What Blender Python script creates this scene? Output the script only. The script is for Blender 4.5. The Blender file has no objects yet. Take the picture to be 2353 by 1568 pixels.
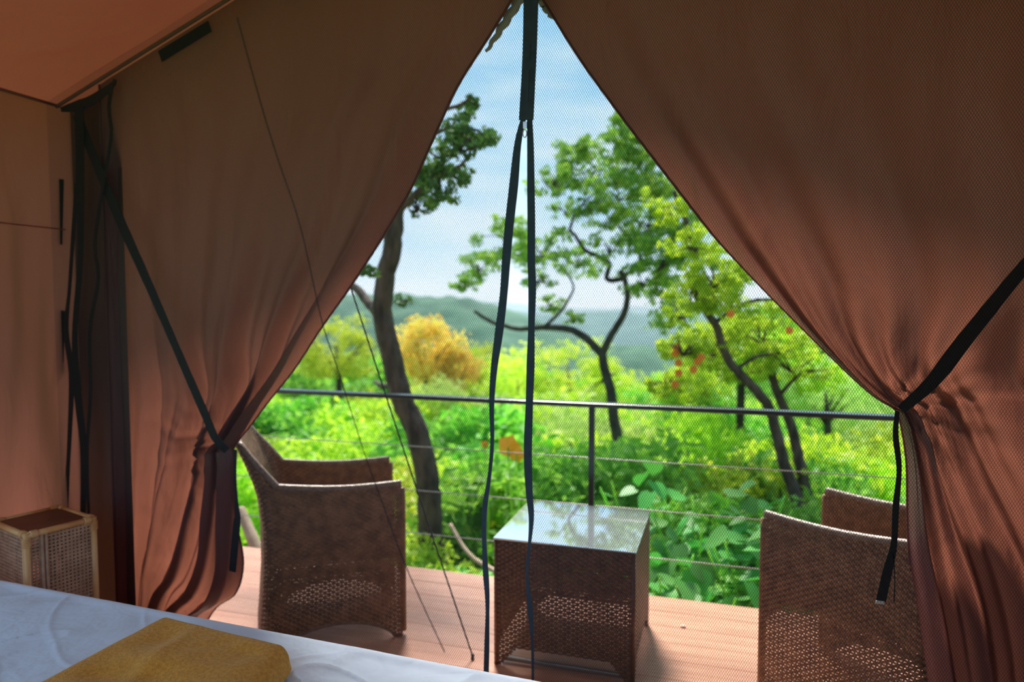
import bpy, bmesh, math, random
import numpy as np
from mathutils import Vector, Matrix

rng = np.random.default_rng(7)
random.seed(7)
S = bpy.context.scene
C = S.collection

# ------------------------------------------------------------------ camera
FPX, CX, CY, EYE = 1600.0, 1176.5, 784.0, 1.45
YAW, PITCH = math.radians(16.8), math.atan(94 / 1600)
fw = np.array([-math.sin(YAW) * math.cos(PITCH), math.cos(YAW) * math.cos(PITCH), -math.sin(PITCH)])
rt = np.array([math.cos(YAW), math.sin(YAW), 0.0])
up = np.cross(rt, fw)
EYEP = np.array([0, 0, EYE])
cam_d = bpy.data.cameras.new('camera')
cam = bpy.data.objects.new('camera', cam_d)
C.objects.link(cam)
cam_d.sensor_width = 36.0
cam_d.lens = 36.0 * FPX / 2353.0
cam_d.clip_start = 0.02
cam_d.clip_end = 5000
cam.location = EYEP
cam.rotation_euler = (math.pi / 2 - PITCH, 0, YAW)
cam_d.dof.use_dof = True
cam_d.dof.focus_distance = 1.75
cam_d.dof.aperture_fstop = 1.9
S.camera = cam

# ------------------------------------------------------------------ world, sun, exposure
S.view_settings.view_transform = 'Standard'
S.view_settings.look = 'None'
S.view_settings.gamma = 1
S.view_settings.use_curve_mapping = False
S.view_settings.exposure = 0.6
SKY_STRENGTH = 1.0
SUN_STRENGTH = 6.0
W = bpy.data.worlds.new('overcast_sky')
S.world = W
W.use_nodes = True
nt = W.node_tree
nt.nodes.clear()
def wn(t, **k):
    n = nt.nodes.new(t)
    for a, b in k.items(): setattr(n, a, b)
    return n
tc = wn('ShaderNodeTexCoord'); sx = wn('ShaderNodeSeparateXYZ')
nt.links.new(tc.outputs['Generated'], sx.inputs[0])
gr = wn('ShaderNodeValToRGB')
nt.links.new(sx.outputs['Z'], gr.inputs[0])
el = gr.color_ramp.elements
el[0].position = 0.0; el[0].color = (0.62, 0.76, 0.93, 1)
el[1].position = 0.75; el[1].color = (0.30, 0.55, 0.80, 1)
e = el.new(0.10); e.color = (0.40, 0.64, 0.86, 1)
e = el.new(0.30); e.color = (0.28, 0.54, 0.78, 1)
mp = wn('ShaderNodeMapping'); mp.inputs['Scale'].default_value = (1.0, 1.0, 4.2)
mp.inputs['Location'].default_value = (0.6, 0.1, 0.35)
nt.links.new(tc.outputs['Generated'], mp.inputs['Vector'])
nz = wn('ShaderNodeTexNoise'); nz.inputs['Scale'].default_value = 2.1; nz.inputs['Detail'].default_value = 5; nz.inputs['Roughness'].default_value = 0.5
nt.links.new(mp.outputs[0], nz.inputs['Vector'])
cr = wn('ShaderNodeValToRGB'); cr.color_ramp.elements[0].position = 0.44; cr.color_ramp.elements[1].position = 0.74
cr.color_ramp.interpolation = 'EASE'
nt.links.new(nz.outputs['Fac'], cr.inputs[0])
mx = wn('ShaderNodeMix', data_type='RGBA')
nt.links.new(cr.outputs['Color'], mx.inputs['Factor'])
nt.links.new(gr.outputs['Color'], mx.inputs['A'])
mx.inputs['B'].default_value = (0.70, 0.80, 0.88, 1)
bg = wn('ShaderNodeBackground'); bg.inputs['Strength'].default_value = SKY_STRENGTH
nt.links.new(mx.outputs['Result'], bg.inputs['Color'])
wo = wn('ShaderNodeOutputWorld'); nt.links.new(bg.outputs[0], wo.inputs['Surface'])

sd = bpy.data.lights.new('sun', 'SUN')
sd.energy = SUN_STRENGTH; sd.angle = math.radians(14); sd.color = (1.0, 0.95, 0.86)
sun = bpy.data.objects.new('sun', sd); C.objects.link(sun)
sun.location = (0, 0, 30)
SUN_DIR = Vector((-0.30, 0.72, 1.0)).normalized()      # towards the sun
sun.rotation_euler = SUN_DIR.to_track_quat('Z', 'Y').to_euler()

# ------------------------------------------------------------------ helpers
def ray(x, y): return fw + rt * (x - CX) / FPX + up * (CY - y) / FPX
def atY(x, y, Y):
    d = ray(x, y); return EYEP + d * (Y / d[1])
def atZ(x, y, Z):
    d = ray(x, y); return EYEP + d * ((Z - EYE) / d[2])

def tag(o, label=None, cat=None, group=None, kind=None):
    if label: o['label'] = label
    if cat: o['category'] = cat
    if group: o['group'] = group
    if kind: o['kind'] = kind
    return o

def empty(name, loc=(0, 0, 0), rz=0.0):
    o = bpy.data.objects.new(name, None); C.objects.link(o)
    o.empty_display_size = 0.1
    o.location = loc; o.rotation_euler = (0, 0, rz)
    return o

def mesh_np(name, V, F, mat, smooth=True, uv=None):
    """V (n,3), F (m,k) all faces with k corners."""
    V = np.asarray(V, dtype=np.float32); F = np.asarray(F, dtype=np.int32)
    me = bpy.data.meshes.new(name)
    m, k = F.shape
    me.vertices.add(len(V)); me.vertices.foreach_set('co', V.ravel())
    me.loops.add(m * k); me.loops.foreach_set('vertex_index', F.ravel())
    me.polygons.add(m)
    me.polygons.foreach_set('loop_start', np.arange(0, m * k, k, dtype=np.int32))
    me.polygons.foreach_set('loop_total', np.full(m, k, dtype=np.int32))
    me.polygons.foreach_set('use_smooth', np.full(m, smooth, dtype=bool))
    if uv is not None:
        l = me.uv_layers.new(name='uv')
        l.data.foreach_set('uv', np.asarray(uv, dtype=np.float32)[F.ravel()].ravel())
    me.update(calc_edges=True)
    me.materials.append(mat)
    return me

def obj(name, me, parent=None, loc=None, rz=None):
    o = bpy.data.objects.new(name, me); C.objects.link(o)
    if parent is not None: o.parent = parent
    if loc is not None: o.location = loc
    if rz is not None: o.rotation_euler = (0, 0, rz)
    return o

def onp(name, V, F, mat, parent=None, smooth=True, uv=None):
    return obj(name, mesh_np(name, V, F, mat, smooth, uv), parent)

def grid_faces(nu, nv, flip=False):
    i, j = np.meshgrid(np.arange(nu - 1), np.arange(nv - 1), indexing='ij')
    a = i * nv + j
    f = np.stack([a, a + nv, a + nv + 1, a + 1], -1).reshape(-1, 4)
    return f[:, ::-1] if flip else f

class Acc:
    """collects quads of several shapes that form ONE part"""
    def __init__(s): s.v = []; s.f = []; s.n = 0
    def add(s, V, F):
        V = np.asarray(V, float); F = np.asarray(F, int)
        s.v.append(V); s.f.append(F + s.n); s.n += len(V)
    def mesh(s, name, mat, smooth=True):
        return mesh_np(name, np.vstack(s.v), np.vstack(s.f), mat, smooth)
    def obj(s, name, mat, parent=None, smooth=True):
        return obj(name, s.mesh(name, mat, smooth), parent)

def smooth_path(P, n):
    """Catmull-Rom resample"""
    P = np.asarray(P, float)
    d = np.r_[0, np.cumsum(np.linalg.norm(np.diff(P, axis=0), axis=1))]
    t = np.linspace(0, d[-1], n)
    out = []
    for x in t:
        k = min(max(np.searchsorted(d, x) - 1, 0), len(P) - 2)
        a = (x - d[k]) / max(d[k + 1] - d[k], 1e-9)
        p0 = P[max(k - 1, 0)]; p1 = P[k]; p2 = P[k + 1]; p3 = P[min(k + 2, len(P) - 1)]
        out.append(0.5 * ((2 * p1) + (-p0 + p2) * a + (2 * p0 - 5 * p1 + 4 * p2 - p3) * a * a + (-p0 + 3 * p1 - 3 * p2 + p3) * a ** 3))
    return np.array(out)

def tube_vf(P, R, k=8, cap=True):
    P = np.asarray(P, float); n = len(P)
    R = np.full(n, R) if np.isscalar(R) else np.asarray(R, float)
    T = np.gradient(P, axis=0); T /= np.linalg.norm(T, axis=1)[:, None] + 1e-12
    ref = np.array([0, 0, 1.0]) if abs(T[0][2]) < 0.9 else np.array([1.0, 0, 0])
    N = np.zeros_like(P); a = np.cross(T[0], ref); N[0] = a / np.linalg.norm(a)
    for i in range(1, n):
        a = N[i - 1] - T[i] * (N[i - 1] @ T[i]); N[i] = a / (np.linalg.norm(a) + 1e-12)
    B = np.cross(T, N)
    th = np.arange(k) * 2 * math.pi / k
    V = P[:, None] + R[:, None, None] * (np.cos(th)[None, :, None] * N[:, None] + np.sin(th)[None, :, None] * B[:, None])
    V = V.reshape(-1, 3)
    F = []
    for i in range(n - 1):
        for j in range(k):
            F.append((i * k + j, i * k + (j + 1) % k, (i + 1) * k + (j + 1) % k, (i + 1) * k + j))
    V = list(map(tuple, V))
    if cap:
        for (base, c, rev) in ((0, P[0], True), ((n - 1) * k, P[-1], False)):
            ci = len(V); V.append(tuple(c))
            for j in range(0, k, 2):
                q = (base + j, base + (j + 1) % k, base + (j + 2) % k, ci)
                F.append(q[::-1] if rev else q)
    return np.array(V), np.array(F)

def box_vf(a, b):
    x0, y0, z0 = a; x1, y1, z1 = b
    V = [(x0, y0, z0), (x1, y0, z0), (x1, y1, z0), (x0, y1, z0), (x0, y0, z1), (x1, y0, z1), (x1, y1, z1), (x0, y1, z1)]
    F = [(3, 2, 1, 0), (4, 5, 6, 7), (0, 1, 5, 4), (1, 2, 6, 5), (2, 3, 7, 6), (3, 0, 4, 7)]
    return np.array(V, float), np.array(F)

def bevel_box(name, a, b, mat, parent=None, r=0.004, seg=2):
    bm = bmesh.new()
    V, F = box_vf(a, b)
    vs = [bm.verts.new(v) for v in V]
    for f in F: bm.faces.new([vs[i] for i in f])
    bmesh.ops.bevel(bm, geom=bm.edges[:], offset=r, segments=seg, affect='EDGES', profile=0.5)
    me = bpy.data.meshes.new(name); bm.to_mesh(me); bm.free()
    me.materials.append(mat)
    for p in me.polygons: p.use_smooth = False
    return obj(name, me, parent)

def ribbon_vf(P, Wd, N, th=0.0015):
    """flat strap along P, full width Wd (scalar / list), face normals N (list of vectors)"""
    P = np.asarray(P, float); n = len(P)
    Wd = np.full(n, Wd) if np.isscalar(Wd) else np.asarray(Wd, float)
    N = np.asarray(N, float)
    if N.ndim == 1: N = np.tile(N, (n, 1))
    T = np.gradient(P, axis=0); T /= np.linalg.norm(T, axis=1)[:, None] + 1e-12
    Sd = np.cross(T, N); Sd /= np.linalg.norm(Sd, axis=1)[:, None] + 1e-12
    N = np.cross(Sd, T)
    a = P + Sd * Wd[:, None] / 2; b = P - Sd * Wd[:, None] / 2
    V = np.stack([a + N * th / 2, b + N * th / 2, b - N * th / 2, a - N * th / 2], 1).reshape(-1, 3)
    F = []
    for i in range(n - 1):
        for j in range(4):
            F.append((i * 4 + j, i * 4 + (j + 1) % 4, i * 4 + 4 + (j + 1) % 4, i * 4 + 4 + j))
    F.append((3, 2, 1, 0)); F.append((n * 4 - 4, n * 4 - 3, n * 4 - 2, n * 4 - 1))
    return V, np.array(F)

def vnoise(x, y, seed=0):
    """smooth value noise, vectorised"""
    r = np.random.default_rng(seed).random((64, 64))
    xi = np.floor(x).astype(int); yi = np.floor(y).astype(int)
    fx = x - xi; fy = y - yi
    fx = fx * fx * (3 - 2 * fx); fy = fy * fy * (3 - 2 * fy)
    g = lambda a, b: r[a % 64, b % 64]
    return (g(xi, yi) * (1 - fx) + g(xi + 1, yi) * fx) * (1 - fy) + (g(xi, yi + 1) * (1 - fx) + g(xi + 1, yi + 1) * fx) * fy - 0.5

def sstep(a, b, x):
    t = np.clip((x - a) / (b - a), 0, 1); return t * t * (3 - 2 * t)

# ------------------------------------------------------------------ materials
def new_mat(name):
    m = bpy.data.materials.new(name); m.use_nodes = True
    t = m.node_tree; t.nodes.clear()
    out = t.nodes.new('ShaderNodeOutputMaterial')
    return m, t, out

def nd(t, typ, **k):
    n = t.nodes.new(typ)
    for a, b in k.items():
        if a in n.inputs: n.inputs[a].default_value = b
        else: setattr(n, a, b)
    return n

def noise_color(t, c1, c2, scale, detail=4, coord='Object', stretch=(1, 1, 1), lo=0.35, hi=0.65):
    co = nd(t, 'ShaderNodeTexCoord'); mp = nd(t, 'ShaderNodeMapping'); mp.inputs['Scale'].default_value = stretch
    t.links.new(co.outputs[coord], mp.inputs['Vector'])
    n = nd(t, 'ShaderNodeTexNoise'); n.inputs['Scale'].default_value = scale; n.inputs['Detail'].default_value = detail
    t.links.new(mp.outputs[0], n.inputs['Vector'])
    r = nd(t, 'ShaderNodeValToRGB'); r.color_ramp.elements[0].position = lo; r.color_ramp.elements[1].position = hi
    r.color_ramp.elements[0].color = (*c1, 1); r.color_ramp.elements[1].color = (*c2, 1)
    t.links.new(n.outputs['Fac'], r.inputs[0])
    return r.outputs['Color'], n.outputs['Fac'], mp

def bump_of(t, fac, strength, dist=0.01):
    b = nd(t, 'ShaderNodeBump'); b.inputs['Strength'].default_value = strength; b.inputs['Distance'].default_value = dist
    t.links.new(fac, b.inputs['Height']); return b.outputs['Normal']

def pbr(name, c1, c2=None, rough=0.6, scale=8.0, bump=0.0, bdist=0.005, bscale=None, metallic=0.0, ior=1.45, stretch=(1, 1, 1), sheen=0.0, coat=0.0):
    m, t, out = new_mat(name)
    p = nd(t, 'ShaderNodeBsdfPrincipled')
    p.inputs['Roughness'].default_value = rough; p.inputs['Metallic'].default_value = metallic; p.inputs['IOR'].default_value = ior
    p.inputs['Sheen Weight'].default_value = sheen; p.inputs['Coat Weight'].default_value = coat
    col, fac, mp = noise_color(t, c1, c2 or c1, scale, stretch=stretch)
    t.links.new(col, p.inputs['Base Color'])
    if bump:
        if bscale:
            n = nd(t, 'ShaderNodeTexNoise'); n.inputs['Scale'].default_value = bscale; n.inputs['Detail'].default_value = 3
            t.links.new(mp.outputs[0], n.inputs['Vector']); fac = n.outputs['Fac']
        t.links.new(bump_of(t, fac, bump, bdist), p.inputs['Normal'])
    t.links.new(p.outputs[0], out.inputs['Surface'])
    return m

def canvas(name, c1, c2, transl, tcol, wr=0.35, wscale=6.0, stretch=(1, 1, 0.35)):
    """thin tent cloth: diffuse reflection and diffuse transmission"""
    m, t, out = new_mat(name)
    d = nd(t, 'ShaderNodeBsdfPrincipled'); d.inputs['Roughness'].default_value = 0.55; d.inputs['IOR'].default_value = 1.4
    tr = nd(t, 'ShaderNodeBsdfTranslucent'); tr.inputs['Color'].default_value = (*tcol, 1)
    col, fac, mp = noise_color(t, c1, c2, 3.0, stretch=(1, 1, 0.6))
    t.links.new(col, d.inputs['Base Color'])
    n = nd(t, 'ShaderNodeTexNoise'); n.inputs['Scale'].default_value = wscale; n.inputs['Detail'].default_value = 4; n.inputs['Roughness'].default_value = 0.45
    n.inputs['Distortion'].default_value = 0.6
    m2 = nd(t, 'ShaderNodeMapping'); m2.inputs['Scale'].default_value = stretch; m2.inputs['Rotation'].default_value = (0, 0.35, 0)
    co = nd(t, 'ShaderNodeTexCoord'); t.links.new(co.outputs['Object'], m2.inputs['Vector']); t.links.new(m2.outputs[0], n.inputs['Vector'])
    nrm = bump_of(t, n.outputs['Fac'], wr, 0.03)
    t.links.new(nrm, d.inputs['Normal']); t.links.new(nrm, tr.inputs['Normal'])
    a = nd(t, 'ShaderNodeMixShader'); a.inputs[0].default_value = transl
    t.links.new(d.outputs[0], a.inputs[1]); t.links.new(tr.outputs[0], a.inputs[2])
    t.links.new(a.outputs[0], out.inputs['Surface'])
    return m

def leaf_mat(name, cols, transl=0.5, rough=0.55):
    """leaf colour picked per leaf from a ramp"""
    m, t, out = new_mat(name)
    g = nd(t, 'ShaderNodeNewGeometry')
    r = nd(t, 'ShaderNodeValToRGB')
    el = r.color_ramp.elements
    el[0].position = 0; el[0].color = (*cols[0], 1); el[1].position = 1; el[1].color = (*cols[-1], 1)
    for i, c in enumerate(cols[1:-1]):
        e = el.new((i + 1) / (len(cols) - 1)); e.color = (*c, 1)
    t.links.new(g.outputs['Random Per Island'], r.inputs[0])
    oi = nd(t, 'ShaderNodeObjectInfo')
    hs = nd(t, 'ShaderNodeHueSaturation')
    mr = nd(t, 'ShaderNodeMapRange'); mr.inputs['To Min'].default_value = 0.485; mr.inputs['To Max'].default_value = 0.515
    t.links.new(oi.outputs['Random'], mr.inputs['Value']); t.links.new(mr.outputs[0], hs.inputs['Hue'])
    mv = nd(t, 'ShaderNodeMapRange'); mv.inputs['To Min'].default_value = 0.8; mv.inputs['To Max'].default_value = 1.2
    t.links.new(oi.outputs['Random'], mv.inputs['Value']); t.links.new(mv.outputs[0], hs.inputs['Value'])
    t.links.new(r.outputs['Color'], hs.inputs['Color'])
    d = nd(t, 'ShaderNodeBsdfPrincipled'); d.inputs['Roughness'].default_value = rough
    tr = nd(t, 'ShaderNodeBsdfTranslucent')
    t.links.new(hs.outputs[0], d.inputs['Base Color']); t.links.new(hs.outputs[0], tr.inputs['Color'])
    a = nd(t, 'ShaderNodeMixShader'); a.inputs[0].default_value = transl
    t.links.new(d.outputs[0], a.inputs[1]); t.links.new(tr.outputs[0], a.inputs[2])
    t.links.new(a.outputs[0], out.inputs['Surface'])
    return m

def net_mat(name, period, width, col):
    m, t, out = new_mat(name)
    co = nd(t, 'ShaderNodeTexCoord'); sp = nd(t, 'ShaderNodeSeparateXYZ'); t.links.new(co.outputs['Object'], sp.inputs[0])
    def mth(op, a, b=None):
        n = nd(t, 'ShaderNodeMath'); n.operation = op
        for i, v in enumerate((a, b)):
            if v is None: continue
            if isinstance(v, (int, float)): n.inputs[i].default_value = v
            else: t.links.new(v, n.inputs[i])
        return n.outputs[0]
    x, z = sp.outputs['X'], sp.outputs['Z']
    res = None
    for ang in (30, 150):
        c, s = math.cos(math.radians(ang)), math.sin(math.radians(ang))
        q = mth('ADD', mth('MULTIPLY', x, c / period), mth('MULTIPLY', z, s / period))
        l = mth('LESS_THAN', mth('FRACT', mth('ADD', q, 1000.0)), width)
        res = l if res is None else mth('MAXIMUM', res, l)
    d = nd(t, 'ShaderNodeBsdfDiffuse'); d.inputs['Color'].default_value = (*col, 1)
    tp = nd(t, 'ShaderNodeBsdfTransparent')
    a = nd(t, 'ShaderNodeMixShader')
    t.links.new(res, a.inputs[0]); t.links.new(tp.outputs[0], a.inputs[1]); t.links.new(d.outputs[0], a.inputs[2])
    t.links.new(a.outputs[0], out.inputs['Surface'])
    return m

M = {}
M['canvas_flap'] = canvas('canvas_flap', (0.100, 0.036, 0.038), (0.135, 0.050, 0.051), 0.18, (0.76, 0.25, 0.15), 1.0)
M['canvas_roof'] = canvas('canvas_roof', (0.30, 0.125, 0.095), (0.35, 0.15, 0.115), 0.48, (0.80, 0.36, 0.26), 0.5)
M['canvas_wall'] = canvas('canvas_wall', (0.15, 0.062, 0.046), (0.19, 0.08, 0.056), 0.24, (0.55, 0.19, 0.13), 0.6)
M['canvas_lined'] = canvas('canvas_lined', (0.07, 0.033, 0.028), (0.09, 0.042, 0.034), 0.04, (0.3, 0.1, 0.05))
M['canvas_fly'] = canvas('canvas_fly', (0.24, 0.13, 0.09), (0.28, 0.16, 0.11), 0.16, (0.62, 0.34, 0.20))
M['weather_film'] = canvas('weather_film', (0.35, 0.33, 0.30), (0.5, 0.48, 0.44), 0.4, (0.5, 0.48, 0.45))
M['seam'] = pbr('seam', (0.16, 0.07, 0.05), (0.2, 0.09, 0.06), 0.8)
M['webbing'] = pbr('webbing', (0.004, 0.004, 0.005), (0.008, 0.008, 0.009), 0.6, 60)
M['zip_tape'] = pbr('zip_tape', (0.010, 0.032, 0.060), (0.016, 0.045, 0.08), 0.6, 40)
M['velcro'] = pbr('velcro', (0.003, 0.003, 0.004), (0.006, 0.006, 0.007), 0.95, 200, 0.3)
M['chrome'] = pbr('chrome', (0.7, 0.7, 0.72), None, 0.2, metallic=1.0)
M['white_tip'] = pbr('white_tip', (0.7, 0.75, 0.72), None, 0.5)
M['net'] = net_mat('net', 0.0062, 0.13, (0.045, 0.055, 0.065))
M['net_seam'] = net_mat('net_seam', 0.0031, 0.17, (0.04, 0.045, 0.05))
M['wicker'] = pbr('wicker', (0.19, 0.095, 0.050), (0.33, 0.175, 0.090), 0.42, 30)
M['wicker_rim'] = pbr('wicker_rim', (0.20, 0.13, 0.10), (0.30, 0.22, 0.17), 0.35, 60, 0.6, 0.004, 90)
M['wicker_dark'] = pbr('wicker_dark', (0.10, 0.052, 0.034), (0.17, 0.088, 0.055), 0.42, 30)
M['glass'] = pbr('glass', (0.80, 0.86, 0.88), None, 0.02, metallic=0.75, ior=2.0)
M['glass_edge'] = pbr('glass_edge', (0.10, 0.30, 0.26), None, 0.1)
M['rail'] = pbr('rail', (0.012, 0.02, 0.03), (0.02, 0.03, 0.04), 0.28, 20, ior=1.6)
M['cable'] = pbr('cable', (0.42, 0.40, 0.38), None, 0.35, metallic=0.7)
M['rope'] = pbr('rope', (0.045, 0.045, 0.05), None, 0.8)
M['sheet'] = None
M['fleece'] = None
M['rattan'] = pbr('rattan', (0.58, 0.27, 0.09), (0.72, 0.42, 0.19), 0.35, 14, 0.3, 0.003, 40, stretch=(1, 1, 0.3))
M['cane'] = pbr('cane', (0.34, 0.21, 0.14), (0.50, 0.32, 0.22), 0.5, 30)
M['stand_top'] = pbr('stand_top', (0.10, 0.03, 0.014), (0.16, 0.05, 0.02), 0.45, 10)
M['bark'] = pbr('bark', (0.035, 0.024, 0.018), (0.12, 0.085, 0.065), 0.9, 16, 1.0, 0.03, 22, stretch=(1, 1, 0.35))
M['bark_dark'] = pbr('bark_dark', (0.02, 0.018, 0.018), (0.06, 0.05, 0.045), 0.9, 12, 0.8, 0.02, 20, stretch=(1, 1, 0.4))
M['deadwood'] = pbr('deadwood', (0.35, 0.25, 0.17), (0.5, 0.38, 0.28), 0.8, 9)
M['soil'] = pbr('soil', (0.10, 0.18, 0.02), (0.26, 0.38, 0.05), 0.95, 1.2, 0.6, 0.1)
M['metal_leg'] = pbr('metal_leg', (0.25, 0.24, 0.24), None, 0.4, metallic=0.8)
M['bed_wood'] = pbr('bed_wood', (0.10, 0.05, 0.03), (0.16, 0.08, 0.045), 0.5, 8)

def deck_mat():
    m, t, out = new_mat('deck_wood')
    p = nd(t, 'ShaderNodeBsdfPrincipled'); p.inputs['Roughness'].default_value = 0.34
    col, fac, mp = noise_color(t, (0.52, 0.225, 0.135), (0.68, 0.34, 0.22), 5.0, 6, stretch=(0.6, 8, 8), lo=0.3, hi=0.7)
    oi = nd(t, 'ShaderNodeObjectInfo')
    mv = nd(t, 'ShaderNodeMapRange'); mv.inputs['To Min'].default_value = 0.94; mv.inputs['To Max'].default_value = 1.06
    t.links.new(oi.outputs['Random'], mv.inputs['Value'])
    hs = nd(t, 'ShaderNodeHueSaturation'); t.links.new(mv.outputs[0], hs.inputs['Value']); t.links.new(col, hs.inputs['Color'])
    t.links.new(hs.outputs[0], p.inputs['Base Color'])
    t.links.new(bump_of(t, fac, 0.15, 0.003), p.inputs['Normal'])
    t.links.new(p.outputs[0], out.inputs['Surface']); return m
M['deck'] = deck_mat()

def sheet_mat():
    m, t, out = new_mat('cotton_sheet')
    p = nd(t, 'ShaderNodeBsdfPrincipled'); p.inputs['Roughness'].default_value = 0.75; p.inputs['Base Color'].default_value = (0.72, 0.83, 0.99, 1)
    p.inputs['Sheen Weight'].default_value = 0.2
    co = nd(t, 'ShaderNodeTexCoord')
    n1 = nd(t, 'ShaderNodeTexNoise'); n1.inputs['Scale'].default_value = 5; n1.inputs['Detail'].default_value = 4; n1.inputs['Distortion'].default_value = 0.25
    v = nd(t, 'ShaderNodeTexVoronoi'); v.feature = 'DISTANCE_TO_EDGE'; v.inputs['Scale'].default_value = 9
    mpv = nd(t, 'ShaderNodeMapping'); mpv.inputs['Scale'].default_value = (1, 1.6, 1); mpv.inputs['Rotation'].default_value = (0, 0, 0.5)
    t.links.new(co.outputs['Object'], n1.inputs['Vector'])
    mixv = nd(t, 'ShaderNodeMix', data_type='VECTOR'); mixv.inputs['Factor'].default_value = 0.07
    t.links.new(co.outputs['Object'], mixv.inputs['A']); t.links.new(n1.outputs['Color'], mixv.inputs['B'])
    t.links.new(mixv.outputs['Result'], mpv.inputs['Vector']); t.links.new(mpv.outputs[0], v.inputs['Vector'])
    r = nd(t, 'ShaderNodeValToRGB'); r.color_ramp.elements[1].position = 0.12
    t.links.new(v.outputs['Distance'], r.inputs[0])
    nA = bump_of(t, n1.outputs['Fac'], 0.7, 0.03)
    b = nd(t, 'ShaderNodeBump'); b.inputs['Strength'].default_value = 0.12; b.inputs['Distance'].default_value = 0.004
    t.links.new(r.outputs[0], b.inputs['Height']); t.links.new(nA, b.inputs['Normal'])
    t.links.new(b.outputs[0], p.inputs['Normal'])
    t.links.new(p.outputs[0], out.inputs['Surface']); return m
M['sheet'] = sheet_mat()
M['fleece'] = pbr('fleece', (0.62, 0.285, 0.034), (0.80, 0.40, 0.06), 0.95, 130, 0.7, 0.003, 260, sheen=0.1)

YN = 2.10        # mosquito screen
YF = 2.17        # canvas flaps
XC = float(atY(1213, 0, YN)[0])       # tent centre line
XL = float(atY(135, 243, YF)[0])      # left side wall
XR = 2 * XC - XL
ZE = float(atY(135, 243, YF)[2])      # eave height
ZR = ZE + 0.385 * (XC - XL)           # ridge height
YB = -0.45                             # back of the tent
def gable(x): return ZE + 0.385 * ((XC - XL) - np.abs(np.asarray(x) - XC))

# ------------------------------------------------------------------ terrain and hills
def terrain_z(X, Y):
    y = np.asarray(Y, float)
    z = np.interp(y, [-200, -8, 3, 6, 10, 20, 40, 80, 200, 420, 1200], [2, -0.75, -0.75, -1.2, -1.9, -3.6, -7.0, -15, -34, -38, -45])
    return z
def make_terrain():
    ys = np.r_[np.linspace(-60, 3, 20), np.linspace(3.5, 40, 60), np.linspace(42, 420, 70)]
    xs = np.r_[np.linspace(-420, -42, 30), np.linspace(-40, 40, 90), np.linspace(42, 420, 30)]
    Xg, Yg = np.meshgrid(xs, ys, indexing='ij')
    Z = terrain_z(Xg, Yg) + vnoise(Xg * 0.35, Yg * 0.35, 3) * 0.35 * sstep(4, 9, Yg) + vnoise(Xg * 0.03, Yg * 0.03, 4) * 6 * sstep(40, 140, Yg)
    V = np.stack([Xg, Yg, Z], -1).reshape(-1, 3)
    o = onp('ground', V, grid_faces(len(xs), len(ys)), M['soil'])
    tag(o, kind='structure')
make_terrain()

def hill(name, label, xs0, xs1, y0, y1, top, col1, col2, seed, bump):
    nu, nv = 220, 60
    xs = np.linspace(xs0, xs1, nu); ys = np.linspace(y0, y1, nv)
    Xg, Yg = np.meshgrid(xs, ys, indexing='ij')
    t = (Yg - y0) / (y1 - y0)
    prof = np.sin(np.clip(t, 0, 1) * math.pi) ** 0.8
    Z = -48 + (top(Xg) + 48) * prof + vnoise(Xg / bump, Yg / bump, seed) * bump * 0.55 * prof + vnoise(Xg / 60, Yg / 60, seed + 1) * 9 * prof
    m = pbr(name + '_cover', col1, col2, 0.95, 0.05, 0.8, 2.0, 0.12)
    o = onp(name, np.stack([Xg, Yg, Z], -1).reshape(-1, 3), grid_faces(nu, nv), m)
    tag(o, label, 'hill')
hill('forested_hill', 'nearer green forested hill sloping down behind the thick dark trunk', -420, 40, 260, 430,
     lambda x: 4 - 26 * sstep(-150, -40, x) - 14 * sstep(-40, 30, x), (0.03, 0.11, 0.05), (0.06, 0.17, 0.08), 11, 9)
hill('forested_ridge', 'long hazy blue green ridge on the horizon beyond the valley', -900, 700, 640, 900,
     lambda x: -11 + 5 * np.sin(x / 90.0), (0.03, 0.11, 0.075), (0.05, 0.15, 0.10), 12, 12)
hill('distant_mountain', 'faint pale mountain farthest away on the horizon', -1300, 900, 1300, 1700,
     lambda x: -14 + 14 * np.exp(-((x + 560) / 160.0) ** 2) + 6 * np.sin(x / 130.0 + 1), (0.04, 0.11, 0.09), (0.06, 0.14, 0.11), 13, 20)

# ------------------------------------------------------------------ deck
FX0, FX1 = -6.0, 5.0
dk = empty('floor_deck', (0, 0, 0)); tag(dk, kind='structure')
DY0, DY1, NPL = YN - 0.04, 3.385, 9
pw = (DY1 - DY0) / NPL
for i in range(NPL):
    bevel_box('plank', (FX0, DY0 + i * pw + 0.0006, -0.035), (FX1, DY0 + (i + 1) * pw - 0.0006, 0.0), M['deck'], dk, 0.0012, 1)
bevel_box('fascia', (FX0, DY1 + 0.003, -0.22), (FX1, DY1 + 0.028, -0.006), M['deck'], dk, 0.003, 1)
bevel_box('joist', (FX0, DY1 - 0.08, -0.25), (FX1, DY1 - 0.03, -0.036), M['bed_wood'], dk)
bevel_box('joist', (FX0, DY0 + 0.05, -0.25), (FX1, DY0 + 0.10, -0.036), M['bed_wood'], dk)
for x in (-5.5, -3.0, -0.6, 1.8, 4.5):
    bevel_box('post', (x - 0.06, DY1 - 0.09, -1.25), (x + 0.06, DY1 - 0.02, -0.25), M['bed_wood'], dk)
    bevel_box('post', (x - 0.06, DY0 + 0.04, -1.25), (x + 0.06, DY0 + 0.11, -0.25), M['bed_wood'], dk)
fl = bevel_box('floor', (XL - 0.02, YB, -0.04), (XR + 0.02, DY0 - 0.004, 0.0), M['bed_wood']); tag(fl, kind='structure')
YRAIL = 3.40
rl = empty('deck_railing', (-0.64, YRAIL, 0))
tag(rl, 'black metal deck railing with flat top rail and three thin steel cables', 'railing')
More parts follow.
